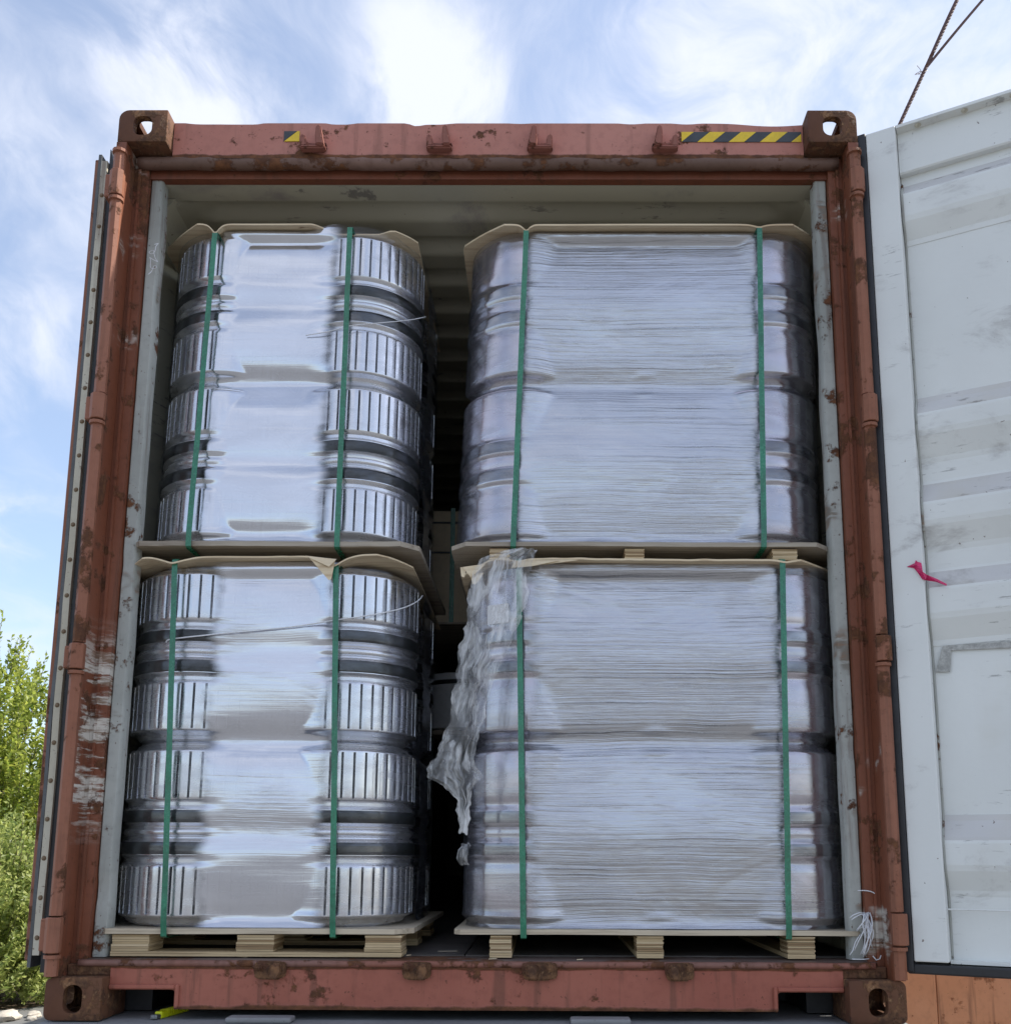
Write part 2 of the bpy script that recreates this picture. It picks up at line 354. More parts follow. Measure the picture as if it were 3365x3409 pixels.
def film_mat(name, a_mid, a_cling, wr, tint, rough=.24, seed=0., ragged=.3, gl_=.62, hz=.06, dark=.1, slant=1.5, glt=(.76, .79, .86), patch=(.40, .62)):
    """stretch film: clear where it clings to a keg, milky and creased where it bridges"""
    m, t, b, o = new_mat(name); c0 = t.mapping(coords(t), loc=(seed, seed*.3, seed*.77))
    at = t.n.new('ShaderNodeAttribute'); at.attribute_name = 'cling'; cl = at.outputs['Fac']
    # the creases wander up and down a little along the film
    wn = t.n.new('ShaderNodeTexNoise'); t.l.new(t.mapping(c0, (2.3, 2.3, 4)), wn.inputs['Vector']); wn.inputs['Scale'].default_value = 1; wn.inputs['Detail'].default_value = 4
    sv = t.vmath('MULTIPLY', t.vmath('SUBTRACT', wn.outputs['Color'], (.5, .5, .5)), (0, 0, .032)); c = t.vmath('ADD', c0, sv)
    tilt = R(slant)
    s1 = t.noise(t.mapping(c, (.7, .7, 115), (0, tilt, 0)), 1, 5, .62, .2)
    s2 = t.noise(t.mapping(c, (1.3, 1.3, 230), (0, -tilt*1.2, 0)), 1, 4, .6, .2)
    s3 = t.noise(t.mapping(c, (.8, .8, 22), (0, tilt*2.2, 0)), 1, 4, .55, .4)
    pt = t.sm(t.noise(t.mapping(c0, (1.6, 1.6, 3.4)), 1, 4, .55, .6), patch[0], patch[1])     # creasing comes in patches
    blot = t.noise(t.mapping(c0, (4, 4, 9)), 1, 6, .62, .8)
    edge = t.math('ADD', cl, t.math('MULTIPLY', t.math('SUBTRACT', t.noise(t.mapping(c, (5, 5, 24)), 1, 6, .62), .5), ragged*1.5))
    edge = t.math('ADD', edge, t.math('MULTIPLY', t.math('SUBTRACT', t.noise(t.mapping(c0, (1.5, 1.5, 8)), 1, 3, .6), .5), ragged*3.2))
    k = t.sm(edge, .26, .72)
    nk = t.math('SUBTRACT', 1., k)
    op = t.math('ADD', t.math('MULTIPLY', k, a_cling-a_mid), a_mid)
    dk = t.math('MULTIPLY', t.math('MULTIPLY', t.sm(s2, .50, .66), t.sm(s1, .46, .62)), t.math('MULTIPLY', nk, pt))
    op = t.math('SUBTRACT', op, t.math('MULTIPLY', dk, dark))
    op = t.math('ADD', op, t.math('MULTIPLY', t.math('SUBTRACT', t.sm(blot, .35, .7), .4), t.math('ADD', .08, t.math('MULTIPLY', k, hz))), clamp=True)
    h = t.math('ADD', t.math('MULTIPLY', s1, .9), t.math('MULTIPLY', s2, .4))
    h = t.math('ADD', h, t.math('MULTIPLY', s3, .8))
    h = t.math('MULTIPLY', h, t.math('ADD', .12, t.math('MULTIPLY', t.math('MULTIPLY', nk, t.math('ADD', .25, pt)), .75)))
    nrm = t.bump(h, wr, .006)
    b.inputs['Base Color'].default_value = (*tint, 1); b.inputs['Roughness'].default_value = rough
    b.inputs['Specular IOR Level'].default_value = .7
    t.l.new(nrm, b.inputs['Normal'])
    gl = t.n.new('ShaderNodeBsdfGlossy'); gl.inputs['Color'].default_value = (*glt, 1); gl.inputs['Roughness'].default_value = rough
    t.l.new(nrm, gl.inputs['Normal'])
    mx = t.n.new('ShaderNodeMixShader'); mx.inputs[0].default_value = gl_
    t.l.new(b.outputs[0], mx.inputs[1]); t.l.new(gl.outputs[0], mx.inputs[2])
    tr = t.n.new('ShaderNodeBsdfTransparent'); tr.inputs[0].default_value = (.93, .94, .95, 1)
    m2 = t.n.new('ShaderNodeMixShader'); t.l.new(op, m2.inputs[0]); t.l.new(tr.outputs[0], m2.inputs[1]); t.l.new(mx.outputs[0], m2.inputs[2])
    t.l.new(m2.outputs[0], o.inputs[0])
    return m
FILM_L = film_mat('stretch_film_smooth', .93, .08, .12, (.36, .38, .44), .13, 0., .30, .74, .06, .15)
FILM_L2 = film_mat('stretch_film_smooth_creased', .92, .08, .30, (.36, .37, .43), .13, 3., .30, .74, .06, .25)
FILM_R = film_mat('stretch_film_many_layers', .96, .40, .62, (.27, .28, .315), .12, 6., .22, .72, .3, .60, 3.0, (.60, .62, .67), patch=(.34, .56))
FILM_R2 = film_mat('stretch_film_tight_creases', .96, .40, .72, (.27, .278, .31), .12, 9., .22, .72, .3, .60, 1.6, (.60, .615, .66), patch=(.30, .5))

def loose_film_mat():
    m, t, b, o = new_mat('crumpled_clear_film'); c = coords(t)
    n = t.noise(t.mapping(c, (26, 26, 9)), 1, 6, .62, .8)
    b.inputs['Base Color'].default_value = (.92, .93, .94, 1); b.inputs['Roughness'].default_value = .10; b.inputs['Specular IOR Level'].default_value = .8
    t.l.new(t.bump(n, .5, .012), b.inputs['Normal'])
    tr = t.n.new('ShaderNodeBsdfTransparent'); tr.inputs[0].default_value = (.95, .95, .95, 1)
    mx = t.n.new('ShaderNodeMixShader'); t.l.new(t.sm(n, .34, .70, .09, .60), mx.inputs[0])
    t.l.new(tr.outputs[0], mx.inputs[1]); t.l.new(b.outputs[0], mx.inputs[2]); t.l.new(mx.outputs[0], o.inputs[0])
    return m
LOOSE = loose_film_mat()

def leaf_mat(name, a, b_, tr=.35):
    m, t, b, o = new_mat(name)
    oi = t.n.new('ShaderNodeNewGeometry'); r = oi.outputs['Random Per Island']
    t.l.new(t.mix(r, a, b_), b.inputs['Base Color']); b.inputs['Roughness'].default_value = .42
    tl = t.n.new('ShaderNodeBsdfTranslucent'); t.l.new(t.mix(r, [x*1.5 for x in a], [min(1, x*1.6) for x in b_]), tl.inputs[0])
    mx = t.n.new('ShaderNodeMixShader'); mx.inputs[0].default_value = tr
    t.l.new(b.outputs[0], mx.inputs[1]); t.l.new(tl.outputs[0], mx.inputs[2]); t.l.new(mx.outputs[0], o.inputs[0])
    return m
LEAF = leaf_mat('shrub_leaf', (.13, .19, .03), (.40, .43, .085), .5)
LEAF2 = leaf_mat('shrub_leaf_pale', (.16, .22, .055), (.42, .45, .15), .5)
BARK = plain('bark', (.10, .075, .05), .9, 0, .3, 20, .5)
def ground_mat():
    m, t, b, o = new_mat('yard_concrete'); c = coords(t)
    n = t.noise(c, .35, 6); n2 = t.noise(c, 9, 6, .65)
    base = t.mix(t.sm(n, .35, .7), (.165, .163, .16), (.125, .125, .124))
    base = t.mix(t.math('MULTIPLY', t.sm(n2, .5, .75), .4), base, (.09, .088, .085))
    t.l.new(base, b.inputs['Base Color']); b.inputs['Roughness'].default_value = .9
    t.l.new(t.bump(n2, .5, .02), b.inputs['Normal'])
    return m
GROUND = ground_mat()
STONE = plain('pale_rubble', (.46, .42, .36), .85, 0, .25, 6, .5, .3, .02)
SOIL = plain('dark_soil', (.07, .05, .035), .95, 0, .4, 12, .7, .2, .02)

# ------------------------------------------------------------------ ground
bm = BM(); bmesh.ops.create_grid(bm, x_segments=4, y_segments=4, size=700)
tag(obj('ground', bm, GROUND, loc=(0, 0, -1.2)), kind='structure')

# ================================================================== SHIPPING CONTAINER
L = 12.19
ct = empty('shipping_container', (0, 0, 0), 'rusty red high-cube shipping container, open end facing us, loaded with wrapped kegs', 'container')

def casting(sx, top):
    b = BM(); box(b, -.081, .081, 0, .178, 0, .118)
    ed = [e for e in b.edges]
    out = [e for e in ed if all((v.co.x*sx > 0) for v in e.verts) and abs(e.verts[0].co.y-e.verts[1].co.y) > .1]
    if top: out = [e for e in out if e.verts[0].co.z > .1]
    bmesh.ops.bevel(b, geom=out, offset=.034 if top else .02, segments=5, affect='EDGES', profile=.5)
    bmesh.ops.bevel(b, geom=[e for e in b.edges if e.calc_face_angle(0) > .8], offset=.004, segments=2, affect='EDGES', profile=.5)
    cav = BM(); box(cav, -.053, .053, .026, .152, .022, .096)
    fr = BM(); prism(fr, roundrect(.054 if not top else .062, .078 if not top else .07, .024, 6, .0 if top else 0, .059), -.02, .05, 'y')
    tp = BM(); prism(tp, roundrect(.066, .122, .03, 6, 0, .089), (.06 if top else -.02), (.14 if top else .05), 'z')
    sd = BM(); prism(sd, roundrect(.08, .052, .02, 6, .089, .059), .02*sx if sx > 0 else -.12, .12 if sx > 0 else -.02, 'x')
    return boolean(b, [cav, fr, tp, sd])
for sx in (-1, 1):
    for top in (0, 1):
        obj('corner_casting', casting(sx, top), RUST, ct, smooth=40, loc=(sx*(1.219-.081), 0, 2.778 if top else 0))

# posts: hinge leg + recessed back plate + ridge, and the pale tube behind
def post(sx):
    P = [(1.219, .0), (1.186, .0), (1.186, .082), (1.172, .082), (1.172, .074), (1.164, .074), (1.164, .084), (1.141, .084), (1.141, .19), (1.219, .19)]
    b = BM(); prism(b, [(sx*x, y) for x, y in P], .118, 2.776, 'z')
    return b
obj('corner_post', post(-1), REDS, ct); obj('corner_post', post(1), REDP, ct)
for sx in (-1, 1):
    b = BM(); n = 120; prev = None
    sec = [(1.1405, .150), (1.1405, .112), (1.136, .106), (1.104, .106), (1.098, .113), (1.096, .150)]
    for i in range(n+1):
        z = .165+(2.735-.165)*i/n; dn = .006*sstep(nz(z*7, sx*4), .25, .6)+.0015*nz(z*2.3, sx)
        ring = [b.verts.new((sx*(x+(.004*nz(z*5, sx*9) if x < 1.11 else 0)), y+(dn if y < .12 else 0), z)) for x, y in sec]
        if prev:
            for q in range(5): f = b.faces.new((prev[q], prev[q+1], ring[q+1], ring[q])); f.smooth = True
        prev = ring
    bmesh.ops.recalc_face_normals(b, faces=list(b.faces))
    obj('inner_guard_bar', b, JBAR, ct, smooth=40)
    # fillet plate between the tube and the wall
    b = BM(); box(b, *(sorted((sx*1.141, sx*1.176))), .15, .2, .165, 2.7); obj('post_inner_flange', b, INNER, ct)
    # hinge pin bars and hinge knuckles
    zs = (.184, .287, 1.005, 1.086, 1.796, 1.885, 2.568, 2.662) if sx < 0 else (.215, .307, 1.036, 1.117, 1.792, 1.886, 2.583, 2.671)
    for i in range(0, 8, 2):
        b = BM(); z0, z1 = zs[i], zs[i+1]; xa = 1.2025 if sx < 0 else 1.205
        prism(b, [(sx*xa+.024*math.cos(a), -.010+.022*math.sin(a)) for a in [R(22.5+45*q) for q in range(8)]], z0+.002, z1-.002, 'z')
        if sx < 0: box(b, -1.246, -1.212, -.004, .10, z0+.006, z1-.006, .003)
        else: box(b, 1.212, 1.232, .004, .03, z0+.006, z1-.006, .003)
        bmesh.ops.bevel(b, geom=[e for e in b.edges if e.calc_face_angle(0) > 1.2], offset=.002, segments=1, affect='EDGES')
        obj('hinge', b, HINGE, ct)
    b = BM(); edges_ = [.119]+list(zs)+[2.74]
    for i in range(0, 10, 2):
        z0, z1 = edges_[i]+.003, edges_[i+1]-.003
        prism(b, [(sx*1.2025+.019*math.cos(a), -.004+.017*math.sin(a)) for a in [R(22.5+45*q) for q in range(8)]], z0, z1, 'z')
        lathe(b, [(.012, z1-.012), (.0235, z1-.01), (.0235, z1), (.012, z1)], 12, 0, (sx*1.2025, -.006, 0))
    obj('hinge_pin_bar', b, HINGE, ct)

# header
b = BM(); n = 80
def hgrid(b, fy, z0, z1, x0, x1, nx, nzz, dent=None):
    g = [[b.verts.new((x0+(x1-x0)*i/nx, fy, (z0+(z1-z0)*j/nzz)+((dent(x0+(x1-x0)*i/nx) if dent else 0)*(j/nzz)))) for i in range(nx+1)] for j in range(nzz+1)]
    for j in range(nzz):
        for i in range(nx): b.faces.new((g[j][i], g[j][i+1], g[j+1][i+1], g[j+1][i]))
    return g
def topdent(x): return -.005*sstep(nz(x*7, 3.3), .1, .4)-.010*math.exp(-((x-.93)/.09)**2)-.006*math.exp(-((x+.24)/.02)**2)
front = hgrid(b, .055, 2.758, 2.889, -1.055, 1.055, 120, 4, topdent)
back = [b.verts.new((v.co.x, .155, v.co.z-.002)) for v in front[-1]]
for i in range(120): b.faces.new((front[-1][i], front[-1][i+1], back[i+1], back[i]))
obj('header_beam', b, HEAD, ct)
b = BM()
pts = [(-1.172+2.344*i/90, .074+.0035*nz(i*.21, 1), 2.7505+.004*nz(i*.17, 5)) for i in range(91)]
tube(b, pts, [.021+.0025*nz(i*.5, 8) for i in range(91)], 14)
obj('header_lip', b, painted('header_lip_rust', (.13, .075, .055), .62, .6, (.19, .11, .085), seed=2.2, scale=10), ct)
b = BM(); box(b, -1.1405, 1.1405, .098, .128, 2.711, 2.752); box(b, -1.05, 1.05, .13, .16, 2.73, 2.88)
obj('header_inner_plate', b, RED, ct)

def lug(kind, rusty):
    """cam keeper: base plate with one tall and one short prong"""
    b = BM(); r_ = .004
    if not rusty:
        prism(b, [(-.042, -.036), (.040, -.036), (.044, -.02), (.036, .0), (.0, -.006), (-.03, -.004), (-.044, -.02)], -.008, 0, 'y')
        prism(b, [(.012, -.036), (.040, -.036), (.034, -.005), (.026, .036), (.012, .036), (.009, .0)], -.044, -.008, 'y')
        prism(b, [(-.042, -.036), (-.02, -.036), (-.022, -.004), (-.03, .010), (-.040, .010), (-.043, -.01)], -.034, -.008, 'y')
        prism(b, [(-.042, -.042), (.042, -.042), (.042, -.030), (-.042, -.030)], -.034, -.004, 'y')
    else:
        prism(b, [(-.046, -.016), (-.03, -.026), (.032, -.027), (.044, -.012), (.047, .018), (.036, .025), (-.036, .026), (-.047, .016)], -.02, 0, 'y')
        prism(b, [(-.042, .004), (-.02, .002), (-.018, .02), (-.03, .025), (-.042, .02)], -.038, -.02, 'y')
        prism(b, [(.004, -.02), (.026, -.022), (.038, -.004), (.036, .02), (.012, .022), (.004, .008)], -.044, -.02, 'y')
    bmesh.ops.bevel(b, geom=list(b.edges), offset=r_, segments=2, affect='EDGES')
    if kind < 0:
        for v in b.verts: v.co.x *= -1
        bmesh.ops.reverse_faces(b, faces=list(b.faces))
    if rusty:
        for v in b.verts: v.co += Vector((nz(*(v.co*60)), nz(*(v.co*60+Vector((5, 0, 0)))), nz(*(v.co*60+Vector((0, 7, 0))))))*.004
    return b
for x, kd in ((-.580, 1), (-.160, 1), (.174, -1), (.590, -1)):
    obj('cam_keeper', lug(kd, 0), LUGP, ct, smooth=30, loc=(x, .055, 2.815))
for x, kd, s in ((-.592, 1, 1), (-.17, 1, .9), (.182, -1, 1.1), (.584, -1, .9)):
    o = obj('cam_keeper', lug(kd, 1), RUST, ct, smooth=50, loc=(x, .05, .137)); o.scale = (s, 1, 1); tag(o, 'rusted door cam keeper on the sill')

# hazard stripes
def stripe(x0, x1, z0, z1, n0, lab, slant, cells):
    b = BM()
    for poly, mi in cells:
        vs = [b.verts.new((x, .052, z)) for x, z in poly]; f = b.faces.new(vs); f.material_index = mi
        if f.normal.y > 0: f.normal_flip()
    r = bmesh.ops.extrude_face_region(b, geom=list(b.faces))
    for v in [g for g in r['geom'] if isinstance(g, bmesh.types.BMVert)]: v.co.y += .002
    b.normal_update()
    o = obj('hazard_sticker', b, [YEL, BLK], ct); tag(o, lab)
z0, z1 = 2.818, 2.855
stripe(0, 0, 0, 0, 0, 'small yellow and black hazard sticker remnant', 0,
       [([(-.684, 2.819), (-.684, 2.857), (-.641, 2.857)], 1), ([(-.682, 2.819), (-.632, 2.819), (-.632, 2.857), (-.639, 2.857)], 0)])
xs0, xs1 = .648, 1.048
cells = []; w = .105; sl = .042
def cl(x): return max(xs0, min(xs1, x))
def band(xa, xb, mi):   # slanted band whose lower edge spans xa..xb, clipped to the sticker
    a, b_, c, d = (xa, z0), (xb, z0), (xb+sl, z1), (xa+sl, z1); poly = []
    pts = [a, b_, c, d]
    def clip(poly, xlim, keep):
        out = []
        for i in range(len(poly)):
            p, q = poly[i], poly[(i+1) % len(poly)]
            ip, iq = keep(p[0], xlim), keep(q[0], xlim)
            if ip: out.append(p)
            if ip != iq: tt = (xlim-p[0])/(q[0]-p[0]); out.append((xlim, p[1]+(q[1]-p[1])*tt))
        return out
    pts = clip(pts, xs0, lambda x, l: x >= l-1e-9); pts = clip(pts, xs1, lambda x, l: x <= l+1e-9) if len(pts) > 2 else pts
    if len(pts) > 2: cells.append((pts, mi))
x = xs0-.052; mi = 0
for k_ in range(12):
    wd_ = .052 if mi == 0 else .0525
    band(x+.0005, x+wd_-.0005, mi); x += wd_; mi = 1-mi
    if x > xs1: break
stripe(0, 0, 0, 0, 0, 'long yellow and black striped hazard sticker', 0, cells)

# sill with fork pockets
plate = BM(); box(plate, -1.056, 1.056, .05, .062, .026, .146)
cuts = []
for s in (-1, 1):
    c_ = BM(); prism(c_, roundrect(.36, .2, .012, 4, s*1.045, -.02), 0, .2, 'y'); cuts.append(c_)
obj('sill_plate', boolean(plate, cuts), SILL, ct)
for s in (-1, 1):   # raised rim round each pocket
    b = BM(); xo = s*.865
    box(b, *sorted((xo-s*.0, xo-s*.012)), .040, .17, .026, .094, .003); box(b, *sorted((xo, s*1.056)), .040, .17, .0815, .094, .003)
    obj('pocket_rim', b, SILL, ct)
for s in (-1, 1):
    b = BM(); box(b, *sorted((s*1.0565, s*1.184)), .056, .081, .1185, .150, .002); obj('sill_end', b, RUST, ct)
b = BM(); pts = [(-1.15+2.3*i/80, .052+.002*nz(i*.3, 2), .1535+.0015*nz(i*.23, 4)) for i in range(81)]
tube(b, pts, .0095, 10); obj('sill_lip', b, painted('sill_lip_rust', (.25, .10, .07), .62, .6, (.2, .11, .09), seed=1.2, scale=16), ct)
b = BM(); g = [[b.verts.new((-1.16+2.32*i/60, .052+.15*j/6, .1622+.0012*nz(i*.4, j*.7))) for i in range(61)] for j in range(7)]
for j in range(6):
    for i in range(60): b.faces.new((g[j][i], g[j][i+1], g[j+1][i+1], g[j+1][i]))
obj('sill_tread', b, SILLTOP, ct)
# body: floor, walls, roof, end wall, bottom rails
b = BM()
for i, (xa, xb) in enumerate(((-1.17, -.60), (-.597, -.047), (-.043, .55), (.553, 1.17))): box(b, xa, xb, .204, L-.1, .135, .166)
obj('floor', b, FLOORM, ct)
def side_wall(sx):
    b = BM(); prof = []; y = .2
    while y < L-.2:
        prof += [(1.176, y), (1.176, y+.07), (1.204, y+.14), (1.204, y+.21)]; y += .28
    lo = [b.verts.new((sx*x, yy, .15)) for x, yy in prof]; hi = [b.verts.new((sx*x, yy, 2.72)) for x, yy in prof]
    for i in range(len(prof)-1): b.faces.new((lo[i], lo[i+1], hi[i+1], hi[i]))
    r = bmesh.ops.extrude_face_region(b, geom=list(b.faces))
    for v in [q for q in r['geom'] if isinstance(q, bmesh.types.BMVert)]: v.co.x += sx*.004
    bmesh.ops.recalc_face_normals(b, faces=list(b.faces))
    return b
for sx in (-1, 1): obj('side_wall', side_wall(sx), INNER, ct)
b = BM(); box(b, -1.217, 1.217, L-.1, L-.05, .03, 2.78); obj('end_wall', b, INNER, ct)
b = BM()
for sx in (-1, 1):
    box(b, *sorted((sx*1.206, sx*1.219)), .192, L, .02, .16); box(b, *sorted((sx*1.209, sx*1.219)), .192, L, 2.70, 2.79)
for k_ in range(20): box(b, -1.2, 1.2, .5+k_*.58, .56+k_*.58, .04, .132)
box(b, -1.2, 1.2, .47, .50, .0015, .132)
for sx in (-1, 1): box(b, *sorted((sx*.985, sx*1.19)), .20, .468, .0015, .1318)
obj('base_rails', b, DARKST, ct)
# roof: flat plate at the mouth, then die-stamped transverse ribs with rounded ends
b = BM(); ys = [.13, .18, .21]; y = .2145
while y < 5.2: ys.append(y); y += .0105
while y < L: ys.append(y); y += .12
xs = [-1.175, -1.10, -1.075, -1.05, -1.02, -1.0, -.98, -.96, -.93, -.8, -.4, 0, .4, .8, .93, .96, .98, 1.0, 1.02, 1.05, 1.075, 1.10, 1.175]
def roofz(x, y):
    ax = abs(x); base = 2.712
    if y < .2146: return base-.002
    ph = ((y-.215) % .21)/.21
    tr = sstep(ph, .0, .10)-sstep(ph, .34, .60)
    end = 1-sstep(ax, .955+.03*abs(ph-.4), 1.05)
    return base+.004+.042*tr*end-(.0 if ax < 1.09 else .02)
g = [[b.verts.new((x, y, roofz(x, y)+.002*nz(x*2, y*3))) for x in xs] for y in ys]
for j in range(len(ys)-1):
    for i in range(len(xs)-1): b.faces.new((g[j][i], g[j+1][i], g[j+1][i+1], g[j][i+1]))
r = bmesh.ops.extrude_face_region(b, geom=list(b.faces))
for v in [q for q in r['geom'] if isinstance(q, bmesh.types.BMVert)]: v.co.z += .003
bmesh.ops.recalc_face_normals(b, faces=list(b.faces))
obj('roof', b, INNER, ct, smooth=40)
b = BM()
for sx in (-1, 1):   # chamfered top side rails seen from inside
    prism(b, [(sx*1.177, 2.60), (sx*1.172, 2.60), (sx*1.092, 2.7085), (sx*1.177, 2.7085)], .2, L-.2, 'y')
obj('top_side_rail', b, INNER, ct)

# ---- right door, swung open about 152 degrees: local x along the door, local -y is its inner face
dr = obj('door', (lambda b: (box(b, .0, 1.17, .058, .062, .14, 2.80), b)[1])(BM()), RED, ct, loc=(1.245, 0, 0), rot=(0, 0, R(-28)))
tag(dr, 'right door swung wide open showing its white inner face')
b = BM(); box(b, .0, .092, .0, .056, .172, 2.805, .004, 2); box(b, 1.08, 1.17, .0, .056, .172, 2.805, .004, 2)
for v in b.verts:
    if .02 < v.co.x < .2: v.co.x += .004*nz(v.co.z*2, 1)
obj('door_stile', b, WHITE, dr)
b = BM()
prism(b, [(.0, 2.803), (.0, 2.793), (.030, 2.790), (.030, 2.650), (.034, 2.645), (.056, 2.645), (.056, 2.803)], .094, 1.079, 'x')
obj('door_top_rail', b, WHITE, dr)
b = BM(); box(b, .094, 1.079, .028, .056, .168, .178); box(b, .094, 1.079, .020, .027, .316, .3205, .0015)
obj('door_bottom_rail', b, WHITE, dr)
rv = None
for xx in (.16, .30, .44, .72, 1.0):
    if rv is None:
        b = BM(); lathe(b, [(.0001, -.006), (.007, -.005), (.0105, -.001), (.0105, .0)], 12); rv = obj('rivet', b, STRIP, dr, smooth=True); rv.location = (xx, .016, 2.7915)
    else: inst(rv, 'rivet', dr, (xx, .016, 2.7915))
zz = [(2.645, .055), (2.612, .055, 'g'), (2.570, .022), (2.480, .022, 'b'), (2.408, .055), (1.866, .055, 'g'), (1.816, .022), (1.750, .022, 'b'), (1.668, .055), (1.592, .055, 'g'), (1.529, .022), (1.461, .022, 'b'),
      (1.385, .055), (1.313, .055, 'g'), (1.260, .022), (1.172, .022, 'b'), (1.094, .055), (.576, .055, 'g'), (.512, .022), (.433, .022, 'b'), (.362, .055), (.168, .055)]
z2 = []                                          # round every bend
for i, q in enumerate(zz):
    if 0 < i < len(zz)-1:
        for f, nb in ((1, zz[i-1]), (0, q), (1, zz[i+1])):
            if f:
                dl = math.hypot(nb[0]-q[0], nb[1]-q[1]); t_ = min(.45, .009/dl)
                p_ = (q[0]+(nb[0]-q[0])*t_, q[1]+(nb[1]-q[1])*t_)
                z2.append(p_+((q[2],) if (len(q) > 2 and nb is zz[i+1]) else ((zz[i-1][2],) if (len(zz[i-1]) > 2 and nb is zz[i-1]) else ())))
            else: z2.append((q[0]-(q[0]-(zz[i-1][0]+zz[i+1][0])/2)*.04, q[1]-(q[1]-(zz[i-1][1]+zz[i+1][1])/2)*.12)+q[2:])
    else: z2.append(q)
zz = z2
b = BM(); nxp = 40
def bow(i, z): return .0035*nz(i*.25, z*3)*min(1, i/4)
def zedge(x, z): return .004*nz(x*7, z*9)
rows = []
for zt in zz:
    rows.append([b.verts.new((.094+.985*i/nxp, zt[1]+bow(i, zt[0])*.5, zt[0])) for i in range(nxp+1)])
for j in range(len(rows)-1):
    mi = 1 if len(zz[j]) > 2 and zz[j][2] == 'g' else 0
    for i in range(nxp):
        f = b.faces.new((rows[j][i], rows[j+1][i], rows[j+1][i+1], rows[j][i+1])); f.material_index = mi
obj('door_panel', b, [WHITE, WGREY], dr)
# side weld flange: the wavy bead where panel meets stile
b = BM(); pts = []
for i in range(140):
    z = .18+2.44*i/139
    dpt = .055
    for q in range(len(zz)-1):
        if zz[q+1][0] <= z <= zz[q][0]: tt = (z-zz[q+1][0])/(zz[q][0]-zz[q+1][0]+1e-6); dpt = zz[q+1][1]*(1-tt)+zz[q][1]*tt
    pts.append((.0965+.002*nz(z*5, 2), dpt-.003, z))
tube(b, pts, .004, 6); obj('weld_bead', b, JBAR, dr)
# rubber gasket: two lips round the edge
b = BM()
def lipz(z0, z1, x, y, w, d): box(b, x-w/2, x+w/2, y-d/2, y+d/2, z0, z1, .004, 2)
lipz(.142, 2.81, -.016, .006, .030, .016); lipz(.150, 2.80, -.018, .040, .030, .014)
box(b, -.02, 1.18, .006, .022, .137, .165, .005, 2); box(b, -.012, 1.18, .04, .052, .140, .168, .005, 2)
box(b, -.01, 1.175, .012, .05, 2.8055, 2.812, .002, 1)
obj('gasket', b, RUBBER, dr)
b = BM()   # old tape glue left on the panel
for poly in ([(.126, 1.084), (.102, 1.007), (.142, 1.004), (.148, 1.068), (.148, 1.084)], [(.1485, 1.084), (.1485, 1.068), (.52, 1.052), (.52, 1.074)]):
    vs = [b.verts.new((x, .0475, z)) for x, z in poly]; b.faces.new(vs)
rr = bmesh.ops.extrude_face_region(b, geom=list(b.faces))
for v in [q for q in rr['geom'] if isinstance(q, bmesh.types.BMVert)]: v.co.y += .001
bmesh.ops.recalc_face_normals(b, faces=list(b.faces))
obj('tape_residue', b, plain('grey_glue_residue', (.40, .40, .38), .7, 0, .35, 50, .3), dr)

# ---- left door folded right back along the container's side; we look at its hinge edge
ld = obj('door', (lambda b: (box(b, -1.337, -1.321, .105, 1.27, .154, 2.79, .003), b)[1])(BM()), HINGE, ct)
tag(ld, 'left door folded back along the side, seen edge-on')
b = BM(); box(b, -1.3205, -1.2695, .165, 1.26, .17, 2.785); obj('door_core', b, WHITE, ld)
b = BM(); n = 60
def fin(b, x0, x1, y0, y1, za, zb, taper=0):
    prev = None
    for i in range(n+1):
        z = za+(zb-za)*i/n; o_ = .0035*nz(z*4, x0*50); tp = 1-taper*sstep(z, zb-.045, zb)
        ring = [b.verts.new(p) for p in ((x0+o_, y0, z), (x1-(x1-x0)*(1-tp)+o_, y0, z), (x1-(x1-x0)*(1-tp)+o_, y1, z), (x0+o_, y1, z))]
        if prev:
            for q in range(4): b.faces.new((prev[q], prev[(q+1) % 4], ring[(q+1) % 4], ring[q]))
        else: b.faces.new(ring[::-1])
        prev = ring
    b.faces.new(prev)
fin(b, -1.3205, -1.310, .094, .16, .135, 2.80); obj('gasket', b, GREYRUB, ld)
b = BM(); fin(b, -1.285, -1.272, .102, .16, .12, 2.825, .8); obj('gasket', b, RUBBER, ld)
b = BM(); fin(b, -1.3085, -1.288, .092, .155, .17, 2.775); obj('gasket_strip', b, STRIP, ld)
b = BM(); lathe(b, [(.0001, -.0055), (.005, -.0045), (.008, 0)], 10, 0, (0, 0, 0), 'y'); z = .22
rv = obj('rivet', b, painted('rivet_rust', (.25, .18, .11), .5, .6), ld, smooth=True, loc=(-1.298, .0925, z)); z += .1155
while z < 2.75: inst(rv, 'rivet', ld, (-1.298, .0925, z)); z += .1155

